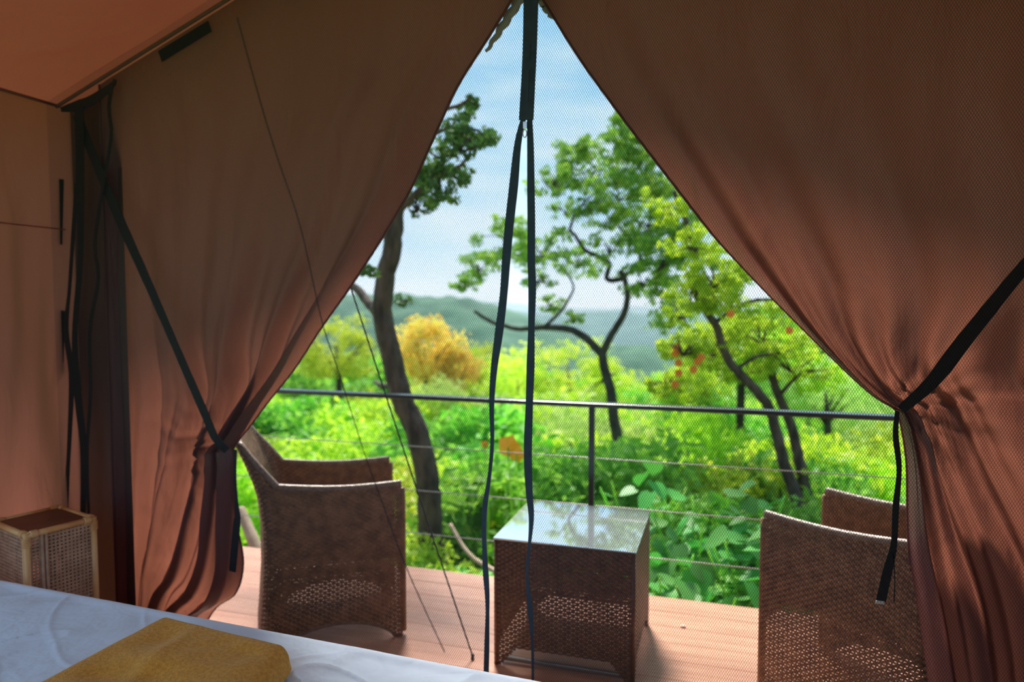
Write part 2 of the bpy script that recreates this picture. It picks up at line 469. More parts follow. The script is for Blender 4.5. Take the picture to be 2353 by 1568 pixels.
def rail_child(o): o.parent = rl; o.matrix_parent_inverse = Matrix.Translation((0.64, -YRAIL, 0)); return o
def par(o, p):
    """parent keeping world coordinates baked in the mesh"""
    o.parent = p; o.matrix_parent_inverse = Matrix.Identity(4)
    M_ = Matrix.LocRotScale(p.location, p.rotation_euler, p.scale).inverted()
    o.matrix_parent_inverse = M_
    return o
zr = float(atY(1360, 925, YRAIL)[2])
par(bevel_box('top_rail', (FX0, YRAIL - 0.032, zr - 0.022), (FX1, YRAIL + 0.032, zr), M['rail'], None, 0.005, 2), rl)
for x in (-5.2, -2.92, float(atY(1360, 1000, YRAIL)[0]), 1.62, 3.9):
    p = par(bevel_box('post', (x - 0.014, YRAIL - 0.014, -0.2), (x + 0.014, YRAIL + 0.014, zr - 0.022), M['rail'], None, 0.002, 1), rl)
for y in (1053, 1162, 1268):
    z = float(atY(1360, y, YRAIL)[2])
    V, F = tube_vf([(FX0, YRAIL, z), (0, YRAIL, z), (FX1, YRAIL, z)], 0.0028, 6)
    par(onp('cable', V, F, M['cable']), rl)

# ------------------------------------------------------------------ tent shell
def cloth_wall(name, p0, p1, top0, top1, n0, nu, nv, mat, amp, seed, zb=0.0, vert=6.0, tilt=0.6, hole=None):
    """vertical cloth between floor points p0,p1 with heights; folds along normal n0"""
    a, b = np.meshgrid(np.linspace(0, 1, nu), np.linspace(0, 1, nv), indexing='ij')
    p0, p1 = np.array(p0), np.array(p1)
    L = np.linalg.norm(p1 - p0)
    X = p0[0] + (p1[0] - p0[0]) * a; Y = p0[1] + (p1[1] - p0[1]) * a
    zt = top0 + (top1 - top0) * a
    Z = zb + (zt - zb) * b
    d = (vnoise(a * L * vert + b * tilt * 3, b * 2.0 + a, seed) * 1.2 + vnoise(a * L * vert * 2.7 - b * 3, b * 3, seed + 1) * 0.5) * amp * np.sin(np.clip(b, 0, 1) * math.pi) ** 0.5 * np.sin(np.clip(a * 8, 0, math.pi / 2)) * np.sin(np.clip((1 - a) * 8, 0, math.pi / 2))
    if hole:
        y0, y1, z0, z1 = hole
        d = d * (1 - sstep(-0.25, 0.0, np.minimum(np.minimum(Y - y0, y1 - Y), np.minimum(Z - z0, z1 - Z))))
    V = np.stack([X + n0[0] * d, Y + n0[1] * d, Z], -1).reshape(-1, 3)
    F = grid_faces(nu, nv)
    if hole:
        c = V[F].mean(1); F = F[~((c[:, 1] > y0) & (c[:, 1] < y1) & (c[:, 2] > z0) & (c[:, 2] < z1))]
    return onp(name, V, F, mat)
ADDED_WIN = (-0.35, 1.55, 0.60, 2.08)  # unseen side opening, added to bring daylight onto the bed
def make_added_window(name, x, sgn):
    y0, y1, z0, z1 = ADDED_WIN
    o = empty(name, (x, (y0 + y1) / 2, z0)); tag(o, kind='structure')
    loop = np.array([(x, y0, z0), (x, y1, z0), (x, y1, z1), (x, y0, z1), (x, y0, z0)])
    for i in range(4):
        V, F = tube_vf([loop[i], (loop[i] + loop[i + 1]) / 2, loop[i + 1]], 0.014, 6); par(onp('added_window_binding', V, F, M['seam']), o)
    V, F = tube_vf([(x + sgn * 0.05, y0, z1 + 0.06), (x + sgn * 0.05, (y0 + y1) / 2, z1 + 0.05), (x + sgn * 0.05, y1, z1 + 0.06)], 0.035, 10); par(onp('added_rolled_blind', V, F, M['canvas_wall']), o)

wl = cloth_wall('wall_left', (XL, YB), (XL, YF + 0.06), ZE, ZE, (1, 0), 160, 80, M['canvas_wall'], 0.12, 21, vert=5, hole=ADDED_WIN)
tag(wl, kind='structure')
zs = float(atY(60, 600, YF)[2])
V, F = ribbon_vf([(XL + 0.022, y, zs + 0.12) for y in np.linspace(1.62, YF - 0.01, 30)], 0.005, (1, 0, 0), 0.002)
par(onp('seam', V, F, M['canvas_roof']), wl)
wr_ = cloth_wall('wall_right', (XR, YB), (XR, YF + 0.06), ZE, ZE, (1, 0), 100, 60, M['canvas_wall'], 0.05, 22, vert=4)
make_added_window('added_window_1', XL, 1)  # added out of view as a daylight source for the bed
tag(wr_, kind='structure')

def make_roof():
    root = empty('ceiling', (XC, 0, ZR)); tag(root, kind='structure')
    nu, nv = 60, 90
    for s, xe in ((-1, XL), (1, XR)):
        a, b = np.meshgrid(np.linspace(0, 1, nu), np.linspace(YB, YF + 0.16, nv), indexing='ij')
        X = XC + (xe - XC) * a; Z = ZR + (ZE - ZR) * a
        sag = -0.035 * np.sin(a * math.pi) * np.sin((b - YB) / (YF - YB) * math.pi)
        d = sag + vnoise(a * 3 + b * 2.5, b * 4 - a * 5, 31) * 0.022 * sstep(0.25, 0.9, a) * np.sin(np.clip((1 - a) * 6, 0, math.pi / 2))
        V = np.stack([X, b, Z + d], -1).reshape(-1, 3)
        par(onp('roof_panel', V, grid_faces(nu, nv), M['canvas_roof']), root)
    P = [(XL + 0.006, y, ZE - 0.004) for y in np.linspace(YB, YF, 20)]
    V, F = tube_vf(P, 0.006, 6); par(onp('eave_seam', V, F, M['seam']), root)
    for xe in (XL, XR):
        P = [(XC + (xe - XC) * t, YF - 0.012, ZR + (ZE - ZR) * t - 0.008) for t in np.linspace(0, 1, 20)]
        V, F = tube_vf(P, 0.007, 6); par(onp('gable_seam', V, F, M['seam']), root)
make_roof()

# front wall strip at the corners, and back wall with a wide unseen doorway added for daylight
XH = float(atY(243, 700, YF)[0])        # left hem of the flap
XHR = 2 * XC - XH
wf = empty('wall_front', (XC, YF, 0)); tag(wf, kind='structure')
for a, b in ((XL, XH + 0.05), (XHR - 0.05, XR)):
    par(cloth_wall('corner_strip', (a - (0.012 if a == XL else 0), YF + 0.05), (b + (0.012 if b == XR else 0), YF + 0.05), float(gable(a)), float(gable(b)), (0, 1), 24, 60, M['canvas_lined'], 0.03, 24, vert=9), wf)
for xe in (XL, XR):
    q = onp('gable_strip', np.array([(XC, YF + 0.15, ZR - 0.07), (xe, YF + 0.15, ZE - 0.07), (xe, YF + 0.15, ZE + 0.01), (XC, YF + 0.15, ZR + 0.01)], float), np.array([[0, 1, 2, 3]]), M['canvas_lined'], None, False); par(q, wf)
wb = empty('wall_back', (XC, YB, 0)); tag(wb, kind='structure')
BX0, BX1 = XL + 0.06, XC + 0.45          # unseen open doorway, added to let skylight reach the bed
def quad_strip(name, pts, mat, parent):
    o = onp(name, np.array(pts, float), np.array([[0, 1, 2, 3]]), mat, None, False); par(o, parent); return o
quad_strip('canvas_strip', [(XL, YB, 0), (BX0, YB, 0), (BX0, YB, gable(BX0)), (XL, YB, ZE)], M['canvas_wall'], wb)
quad_strip('canvas_strip', [(BX1, YB, 0), (XR, YB, 0), (XR, YB, ZE), (BX1, YB, gable(BX1))], M['canvas_wall'], wb)

# ------------------------------------------------------------------ canvas flaps tied back
def soft_path(P, n):
    P = np.asarray(P, float)
    d = np.r_[0, np.cumsum(np.linalg.norm(np.diff(P, axis=0), axis=1))]
    t = np.linspace(0, d[-1], n)
    Q = np.stack([np.interp(t, d, P[:, k]) for k in range(3)], -1)
    for _ in range(12): Q[1:-1] = (Q[:-2] + 2 * Q[1:-1] + Q[2:]) / 4
    return Q
def flap(name, label, edge_px, tie_i, xh, side, seed):
    offs = np.interp(np.arange(len(edge_px)), [0, 3, tie_i - 2, tie_i, tie_i + 2, len(edge_px) - 1], [0.08, 0.15, 0.20, 0.12, 0.17, 0.20])
    E = np.array([atY(x, y, YF + o_) for (x, y), o_ in zip(edge_px, offs)])
    n = 240
    path = np.vstack([[XC + side * 0.004, YF, gable(XC) - 0.01], E])
    # resample in two runs so that the tie falls on a fixed row
    ti = tie_i + 1
    r1 = soft_path(path[:ti + 1], 150); r2 = smooth_path(path[ti:], 91)[1:]
    R = np.vstack([r1, r2]); nv = len(R); kt = 149
    v = np.arange(nv)
    zt_l = float(gable(xh)) - 0.012
    ztie = R[kt][2]
    zl = np.where(v <= kt, zt_l + (ztie + 0.12 - zt_l) * (v / kt) ** 0.92, 0)
    zl = np.where(v > kt, (ztie + 0.12) + (0.0 - ztie - 0.12) * ((v - kt) / (nv - 1 - kt)) ** 1.1, zl)
    nu = 200
    u = np.linspace(0, 1, nu)
    U, Vv = np.meshgrid(u, v, indexing='ij')
    near = np.exp(-((Vv - kt) / 26.0) ** 2)
    dn = np.where(Vv > kt, (Vv - kt) / (nv - 1.0 - kt), 0)
    upn = np.where(Vv <= kt, Vv / kt, 1.0)
    k = 1.0 + 0.5 * upn ** 3 * (1 - 0.5 * dn) + 1.3 * near
    g = 1 - (1 - U) ** k
    X = xh + (R[Vv.astype(int), 0] - xh) * g
    # the head follows the gable line
    ztop = gable(X) - 0.012
    zlin = zl[Vv.astype(int)] + (R[Vv.astype(int), 2] - zl[Vv.astype(int)]) * g
    head = 1 - sstep(0, 60, Vv)
    line0 = zt_l + (gable(XC) - 0.01 - zt_l) * g
    Z = np.minimum(zlin, ztop)
    # sag of the rows between hem and gathered edge
    Z = Z + (-0.10) * np.sin(g * math.pi) * upn * (1 - near) * (Vv <= kt)
    Z = np.maximum(np.minimum(Z, ztop), 0.004)
    # folds run along constant U, deeper where the cloth is gathered
    rs = np.random.default_rng(seed)
    ph = rs.random(8) * 6.28
    gath = 0.10 * upn + 0.5 * sstep(0.35, 1.0, upn) * (1 - dn) + 0.45 * near + 0.55 * sstep(0, .6, dn)
    f1 = np.sin(U * 2 * math.pi * 4.3 + ph[0] + 0.9 * np.sin(Vv / 55.0 + ph[1]))
    f2 = np.sin(U * 2 * math.pi * 9.7 + ph[2] + 1.2 * np.sin(Vv / 33.0 + ph[3]))
    f3 = np.sin(U * 2 * math.pi * 17.0 + ph[4] + 1.5 * np.sin(Vv / 21.0))
    wgt = sstep(0.0, 0.15, U)
    D = wgt * (gath + 0.15) * (0.040 * f1 + 0.020 * f2 + 0.006 * f3 * near * (1 + 0 * U))
    D += 0.050 * vnoise(U * 7 + Vv * 0.012, Vv / 34.0 + U * 3, seed + 2) * wgt * (0.35 + upn * 0.65) + 0.02 * vnoise(U * 15 - Vv * 0.02, Vv / 40.0, seed + 5) * wgt
    D += 0.010 * vnoise(U * 16 + Vv * 0.03, Vv / 10.0 + U * 6, seed + 3) * wgt * (0.2 + near + 0.8 * dn)
    # the free edge rolls outwards, the gather bunches
    D += 0.10 * sstep(0.86, 1.0, U) ** 1.5 * sstep(0.1, 0.7, upn) * (1 - 0.6 * near)
    D += 0.05 * np.sin(np.clip((U - 0.45) / 0.55, 0, 1) * math.pi) * (1 - near) * upn * sstep(0, 40, kt - Vv + 0.0 * U)
    dxt = X - R[kt][0]; dzt = Z - R[kt][2]; rt_ = np.hypot(dxt, dzt); an = np.arctan2(dzt, dxt)
    D += (0.016 * np.sin(an * 11 + ph[5]) + 0.010 * np.sin(an * 23 + ph[6] + 2 * rt_)) * np.exp(-rt_ / 0.16) * sstep(0.015, 0.07, rt_) * wgt
    base = 0.060 + 0.06 * gath * 0.5
    Y = YF + np.maximum((D + base) * sstep(-4, 45, Vv), 0.004)
    Y = np.where(U < 0.02, YF + 0.006, Y)
    P = np.stack([X, Y, Z], -1)
    root = empty(name, (xh, YF, 0)); tag(root, label, 'tent flap', 'canvas door flaps tied back')
    cl = par(onp('canvas', P.reshape(-1, 3), grid_faces(nu, nv, side > 0), M['canvas_flap']), root)
    Vh, Fh = tube_vf(P[-1][::2], 0.0045, 6); par(onp('edge_hem', Vh, Fh, M['canvas_flap']), root)
    Vh, Fh = tube_vf(P[0][::3] - np.array([0, 0.002, 0]), 0.004, 6); par(onp('side_hem', Vh, Fh, M['canvas_flap']), root)
    return P, kt, root

LE = [(1212, -40), (1190, 5), (1128, 105), (1062, 212), (1005, 330), (955, 440), (880, 560), (805, 672), (740, 762), (685, 850), (620, 935), (565, 1000), (524, 1034),
      (536, 1062), (541, 1180), (545, 1300), (522, 1375), (476, 1410), (440, 1480), (425, 1560), (420, 1640)]
PL, KTL, flapL = flap('tent_flap', 'brown canvas door flap gathered above the cane side table', LE, 12, XH, -1, 51)
RE = [(1218, -40), (1252, 8), (1340, 150), (1432, 275), (1530, 402), (1640, 545), (1740, 652), (1835, 748), (1950, 862), (2020, 922), (2064, 942),
      (2078, 985), (2086, 1060), (2096, 1250), (2118, 1440), (2135, 1568), (2150, 1700), (2165, 1850)]
PR, KTR, flapR = flap('tent_flap', 'brown canvas door flap with orange backlit edge tied in front of a wicker chair', RE, 10, XHR, 1, 77)

def film(px, w):
    P = smooth_path([atY(a, b, YF + 0.085) for a, b in px], 24)
    P[:, 0] += 0.004 * np.sin(np.arange(24) * 1.3)
    return ribbon_vf(P, np.interp(np.linspace(0, 1, 24), np.linspace(0, 1, len(w)), w), (0, -1, 0), 0.001)
V, F = film([(1200, -10), (1160, 52), (1118, 118)], [0.035, 0.030, 0.010]); par(onp('weather_strip', V, F, M['weather_film']), flapL)
V, F = film([(1240, -20), (1258, 22), (1275, 45)], [0.04, 0.03, 0.008]); par(onp('weather_strip', V, F, M['weather_film']), flapR)

# unseen outer fly sheet, added and lengthened to shade the upper flaps
def fly():
    root = empty('added_fly_sheet', (XC, YF, ZR + 0.14)); tag(root, 'unseen tan fly sheet added over the tent roof to shade the flaps', 'fly sheet')
    for xe in (XL - 0.45, XR + 0.45):
        a, b = np.meshgrid(np.linspace(0, 1, 30), np.linspace(YB - 0.3, YF + 1.1, 40), indexing='ij')
        X = XC + (xe - XC) * a; Z = ZR + 0.14 - 0.36 * np.abs(X - XC) - 0.03 * np.sin(a * math.pi)
        par(onp('added_fly_panel', np.stack([X, b, Z], -1).reshape(-1, 3), grid_faces(30, 40), M['canvas_fly']), root)
    V, F = tube_vf([(XC, YB - 0.3, ZR + 0.12), (XC, 1, ZR + 0.12), (XC, YF + 1.1, ZR + 0.12)], 0.02, 8); par(onp('ridge_pole', V, F, M['bed_wood']), root)
fly()

# ------------------------------------------------------------------ straps, velcro, cords
def strap(name, label, px, y, wpx, cat='strap', group=None, mat='webbing', n=40, th=0.002, parent=None):
    P = np.array([np.append(p, 0) for p in px])[:, :2]
    ys = np.full(len(P), y) if np.isscalar(y) else np.asarray(y)
    W3 = np.array([atY(p[0], p[1], yy) for p, yy in zip(P, ys)])
    W3 = smooth_path(W3, n)
    w = np.full(n, wpx) if np.isscalar(wpx) else np.interp(np.linspace(0, 1, n), np.linspace(0, 1, len(wpx)), wpx)
    depth = np.linalg.norm(W3 - EYEP, axis=1)
    V, F = ribbon_vf(W3, w * depth / FPX, (0, -1, 0), th)
    o = onp(name, V, F, M[mat], parent, False)
    if label: tag(o, label, cat, group)
    return o
YS = YF - 0.022
strap('tie_strap', 'black webbing strap running diagonally down to the flap gathered above the cane table', [(176, 262), (260, 470), (340, 650), (430, 858), (470, 950), (496, 1010), (522, 1036)],
      [YS, YS, YS, YS, YS, YS, YS + 0.015], [20, 20, 22, 20, 18, 20, 18])
strap('loose_strap', 'short loose strap end with wide black tab hanging below the gathered flap', [(541, 1034), (540, 1100), (546, 1185), (545, 1195), (540, 1250), (534, 1314)], YF - 0.012, [8, 7, 7, 17, 17, 16])
strap('tie_strap', 'black webbing strap pulling the orange-edged flap up towards the tent corner', [(2840, 50), (2600, 325), (2420, 540), (2352, 615), (2290, 690), (2210, 790), (2140, 880), (2070, 942)],
      [YS, YS, YS, YS, YS, YS, YS, YS + 0.012], [16, 17, 18, 20, 22, 26, 30, 18])
ls = empty('loose_strap', tuple(atY(2062, 950, YF - 0.02))); tag(ls, 'long loose black strap with pale tip hanging in front of a wicker chair', 'strap')
par(strap('webbing', None, [(2062, 945), (2058, 1000), (2066, 1080), (2058, 1170), (2054, 1250), (2040, 1310), (2024, 1382)], YF - 0.02, [8, 11, 9, 12, 11, 17, 18]), ls)
par(strap('thread', None, [(2052, 1270), (2056, 1330), (2054, 1385)], YF - 0.02, 2, n=8), ls)
par(strap('white_tip', None, [(2012, 1384), (2032, 1386)], YF - 0.024, 6, mat='white_tip', n=4), ls)
CG = 'black straps hanging in the tent corner'
strap('hanging_strap', 'thick black strap hanging straight down in the tent corner', [(182, 245), (184, 420), (184, 600), (172, 760), (178, 900), (192, 1040), (190, 1200)], YS - 0.01, [22, 20, 14, 12, 18, 16, 12], group=CG)
strap('cord_tie', 'thin black wavy cord hanging beside the flap hem', [(258, 190), (250, 250), (256, 310), (238, 420), (218, 560), (226, 640), (206, 760), (208, 900), (200, 1040), (204, 1190)], YS - 0.012, [10, 7, 8, 7, 8, 7, 8, 7, 6], cat='cord', group=CG)
strap('hanging_strap', 'narrow black strap swaying inward in the tent corner', [(176, 420), (168, 540), (160, 660), (152, 760), (164, 860), (160, 1000), (150, 1180)], YS - 0.005, [9, 9, 8, 14, 12, 9, 14], group=CG)
strap('corner_loop', 'black webbing loop sewn along the gable in the tent corner', [(140, 252), (200, 236), (256, 198), (264, 182)], YS - 0.008, [8, 22, 18, 8], group=CG)
VG = 'black hook and loop strips on the canvas'
strap('velcro_strip', 'slanted black velcro strip sewn below the roof seam', [(368, 130), (482, 60)], YF - 0.01, 22, 'velcro', VG, 'velcro', 6, 0.004)
strap('velcro_strip', 'upper black velcro strip on the tent corner edge', [(140, 412), (136, 562)], YF - 0.01, 13, 'velcro', VG, 'velcro', 6, 0.004)
strap('velcro_strip', 'lower black velcro strip on the tent corner edge', [(141, 714), (138, 860)], YF - 0.01, 15, 'velcro', VG, 'velcro', 6, 0.004)

# ------------------------------------------------------------------ mosquito screen with zip
scr = empty('mosquito_screen', (XC, YN, 0)); tag(scr, 'dark fine mesh mosquito screen with half open central zip', 'mosquito screen')
LT = [(1206, 250), (1203, 272), (1190, 330), (1180, 430), (1170, 520), (1163, 600), (1157, 680), (1146, 770), (1135, 850), (1130, 930), (1131, 1020), (1124, 1100), (1113, 1180), (1114, 1280), (1120, 1380), (1119, 1470), (1117, 1560), (1116, 1640)]
RT = [(1214, 250), (1217, 272), (1219, 340), (1220, 430), (1221, 520), (1221, 600), (1223, 660), (1221, 760), (1219, 850), (1216, 940), (1213, 1040), (1216, 1130), (1221, 1190), (1216, 1260), (1211, 1320), (1219, 1410), (1224, 1500), (1224, 1640)]
LW = [10, 16, 21, 21, 20, 18, 20, 16, 12, 9, 8, 12, 10, 13, 8, 11, 11, 10]
RW = [10, 15, 17, 18, 18, 18, 15, 19, 17, 19, 18, 14, 7, 6, 12, 6, 5, 6]
def wpath(px, y, n): return smooth_path(np.array([atY(a, b, y) for a, b in px]), n)
yz = YN - 0.004
par(strap('zip_tape', None, LT, yz, LW, mat='zip_tape', n=90, th=0.003), scr)
par(strap('zip_tape', None, RT, yz, RW, mat='zip_tape', n=90, th=0.003), scr)
ct = par(strap('closed_zip', None, [(1222, -160), (1220, 0), (1217, 120), (1211, 240), (1209, 276)], yz - 0.003, [34, 32, 31, 31, 33], mat='zip_tape', n=30, th=0.003), scr)
teeth = Acc()
for yy in np.arange(100, 236, 3.4):
    c = atY(1217 - (yy - 120) * 0.05, yy, yz - 0.0058)
    if 135 < yy < 160: continue
    V, F = box_vf(c - [0.0022, 0.0008, 0.0014], c + [0.0022, 0.0008, 0.0014]); teeth.add(V, F)
t_o = par(teeth.obj('zip_teeth', M['rail'], None, False), ct); t_o.matrix_parent_inverse = Matrix.Identity(4); t_o['kind'] = 'stuff'
c = atY(1207, 288, yz - 0.006)
sl = empty('zip_slider', (0, 0, 0)); sl.parent = scr; sl.matrix_parent_inverse = Matrix.Translation(scr.location).inverted()
V, F = box_vf(c + [-0.006, -0.004, -0.010], c + [0.006, 0.004, 0.010]); onp('slider_body', V, F, M['chrome'], sl, False)
th = np.linspace(0, 2 * math.pi, 21)
V, F = tube_vf(np.stack([c[0] + 0.006 * np.cos(th), np.full(21, c[1] - 0.005), c[2] - 0.026 + 0.012 * np.sin(th)], -1), 0.0018, 6, False)
onp('pull_ring', V, F, M['chrome'], sl)
# mesh panels, bounded by the zip tapes
def net_panel(px, xo, nvv=120):
    zt = wpath(px, YN, nvv)
    ztop = np.array([[XC, YN, z] for z in np.linspace(float(gable(XC)) - 0.02, zt[0][2] + 0.01, 16)])
    R = np.vstack([ztop, zt]); R = R[R[:, 2] > 0.0]
    nuu = 40; U = np.linspace(0, 1, nuu)
    Pt = []
    for a in U:
        X = xo + (R[:, 0] - xo) * a
        Z = np.minimum(R[:, 2], gable(X) - 0.015)
        Y = YN + 0.006 * np.sin(a * 9 + R[:, 2] * 2)* np.sin(a * math.pi)
        Pt.append(np.stack([X, Y, Z], -1))
    Pt = np.array(Pt)
    return onp('net_panel', Pt.reshape(-1, 3), grid_faces(nuu, len(R)), M['net'])
par(net_panel(LT, XL + 0.02), scr); par(net_panel(RT, XR - 0.02), scr)
par(strap('net_fold', None, [(545, 40), (600, 240), (640, 370), (690, 520), (740, 740), (770, 830), (805, 940), (840, 1050), (880, 1160), (935, 1308), (1022, 1500)], YN - 0.006, 4.5, mat='net_seam', n=40, th=0.001), scr)
V, F = tube_vf([(XL + 0.01, YN, 0.012), (XC, YN, 0.012), (XR - 0.01, YN, 0.012)], 0.01, 6)
par(onp('bottom_hem', V, F, M['webbing']), scr)

# guy rope outside, from the fly down to the deck
g0 = atZ(1086, 1515, 0.0); g1 = atY(905, 960, YF + 0.34); 
gd = (g1 - g0) / np.linalg.norm(g1 - g0); gtop = g0 + gd * 2.55
gy = empty('guy_rope', tuple(g0)); tag(gy, 'thin dark guy rope slanting down onto the deck boards', 'rope')
V, F = tube_vf(smooth_path([gtop, g1 + [0, 0, -0.01], g0 + [0, 0, 0.012]], 24), 0.003, 6); par(onp('rope', V, F, M['rope']), gy)
V, F = tube_vf([g0 + [0, 0, 0.0], g0 + [0, 0, 0.02]], 0.007, 8); par(onp('eyelet', V, F, M['rail']), gy)

# ------------------------------------------------------------------ woven wicker
def weave(surf, U, Vn, keep=None, rw=0.0091, pitch=0.0098, spitch=0.0165, sw=0.006, amp=0.0032, bulge=0.0016, wide=True):
    """surf(u,v)->(P,N) with u,v in metres; U total length, Vn total height. Returns quads of rows and stakes."""
    ns = max(int(round(U / spitch)), 2); spitch = U / ns
    nr = max(int(Vn / pitch), 2); pitch = Vn / nr
    us = np.linspace(0, U, ns * 2 + 1)
    ii = np.arange(ns * 2 + 1)
    A = Acc()
    offs = (-0.5, 0.0, 0.5) if wide else (-0.5, 0.5)
    j = np.arange(nr)
    vc = (j + 0.5) * pitch
    UU, JJ = np.meshgrid(us, j, indexing='ij')
    sgn = np.cos(math.pi * (ii[:, None] / 2.0 + JJ))      # ±1 on stakes, 0 between
    layers = []
    for k, of in enumerate(offs):
        vv = vc[None, :] + of * rw + 0 * UU
        P, N = surf(UU, vv)
        h = amp * sgn + (bulge if (wide and k == 1) else 0.0) * np.sign(sgn + 1e-9)
        layers.append(P + N * h[..., None])
    Pm, _ = surf(UU, vc[None, :] + 0 * UU)
    ok = np.ones_like(UU, bool) if keep is None else keep(UU, vc[None, :] + 0 * UU)
    na, nb = UU.shape
    idx = np.arange(na * nb).reshape(na, nb)
    okq = ok[:-1] & ok[1:]
    for k in range(len(offs) - 1):
        V = np.vstack([layers[k].reshape(-1, 3), layers[k + 1].reshape(-1, 3)])
        a = idx[:-1][okq]; b = idx[1:][okq]
        F = np.stack([a, b, b + na * nb, a + na * nb], -1)
        A.add(V, F)
    # stakes
    ust = np.arange(ns + 1) * spitch
    vs = np.linspace(0, Vn, nr * 1 + 1)
    US, VS = np.meshgrid(ust, vs, indexing='ij')
    Pa, Na = surf(np.clip(US - sw / 2, 0, U), VS); Pb, _ = surf(np.clip(US + sw / 2, 0, U), VS)
    ok = np.ones_like(US, bool) if keep is None else keep(US, VS)
    na, nb = US.shape; idx = np.arange(na * nb).reshape(na, nb)
    okq = ok[:, :-1] & ok[:, 1:]
    a = idx[:, :-1][okq]; b = idx[:, 1:][okq]
    A.add(np.vstack([Pa.reshape(-1, 3), Pb.reshape(-1, 3)]), np.stack([a, a + na * nb, b + na * nb, b], -1))
    return A

# ---- armchair, local x forward, origin on the floor under the middle of the arms
HW, AF, AB = 0.25, 0.275, -0.285
def sback(z): return np.interp(z, [0, 0.15, 0.32, 0.5, 0.62, 0.70, 0.78, 0.88], [-0.315, -0.30, -0.288, -0.288, -0.300, -0.322, -0.352, -0.395])
RC = 0.055
def chair_perim(p, z, off=0.0):
    """perimeter point (near side front -> back -> other side front); p in metres"""
    hw = HW - off; sb = sback(z) + off; r = RC
    L1 = AF - (sb + r); LA = r * math.pi / 2; L2 = 2 * (hw - r)
    # constant total parametrisation based on mid-height lengths
    T1 = AF - (AB + RC); T2 = RC * math.pi / 2; T3 = 2 * (HW - RC)
    x = np.empty_like(p); y = np.empty_like(p); nx = np.zeros_like(p); ny = np.zeros_like(p)
    q = p
    a = q <= T1
    x = np.where(a, AF + (sb + r - AF) * (q / T1), 0.0); y = np.where(a, -hw, 0.0); ny = np.where(a, -1.0, 0.0)
    b = (q > T1) & (q <= T1 + T2)
    th = (q - T1) / T2 * math.pi / 2
    x = np.where(b, sb + r - r * np.sin(th), x); y = np.where(b, -hw + r - r * np.cos(th), y)
    nx = np.where(b, -np.sin(th), nx); ny = np.where(b, -np.cos(th), ny)
    c = (q > T1 + T2) & (q <= T1 + T2 + T3)
    tt = (q - T1 - T2) / T3
    bow = -0.02 * np.sin(np.clip(tt, 0, 1) * math.pi)
    x = np.where(c, sb + bow, x); y = np.where(c, (-hw + r) + 2 * (hw - r) * tt, y); nx = np.where(c, -1.0, nx)
    d = (q > T1 + T2 + T3) & (q <= T1 + 2 * T2 + T3)
    th = (q - T1 - T2 - T3) / T2 * math.pi / 2
    x = np.where(d, sb + r - r * np.cos(th), x); y = np.where(d, hw - r + r * np.sin(th), y)
    nx = np.where(d, -np.cos(th), nx); ny = np.where(d, np.sin(th), ny)
    e = q > T1 + 2 * T2 + T3
    x = np.where(e, (sb + r) + (AF - sb - r) * (q - T1 - 2 * T2 - T3) / T1, x); y = np.where(e, hw, y); ny = np.where(e, 1.0, ny)
    # sides splay slightly towards the floor
    y = y * (1 + 0.05 * np.clip(0.35 - z, 0, 1))
    return x, y, nx, ny
T1 = AF - (AB + RC); T2 = RC * math.pi / 2; T3 = 2 * (HW - RC); TT = 2 * T1 + 2 * T2 + T3
def chair_top(p):
    q = np.minimum(p, TT - p)              # symmetric
    arm = 0.667 + 0.022 * (q / T1) ** 1.0 - 0.016 * np.sin(np.clip(q / T1, 0, 1) * math.pi) + 0.0
    back = 0.862 + 0.012 * np.sin(np.clip((q - T1 - T2) / (T3 / 2), 0, 1) * math.pi / 2)
    s = np.clip((q - (T1 - 0.02)) / (T2 * 0.9), 0, 1)
    return arm + (back - arm) * s
def chair_bot(p):
    q = np.minimum(p, TT - p)
    t = np.clip((q - 0.035) / (T1 - 0.06), 0, 1)
    side = 0.085 * np.sin(t * math.pi) ** 0.55
    tb = np.clip((p - T1 - T2) / T3, 0, 1)
    return np.where((p > T1 + T2) & (p < T1 + T2 + T3), 0.085 * np.sin(tb * math.pi) ** 0.55, side) + 0.004

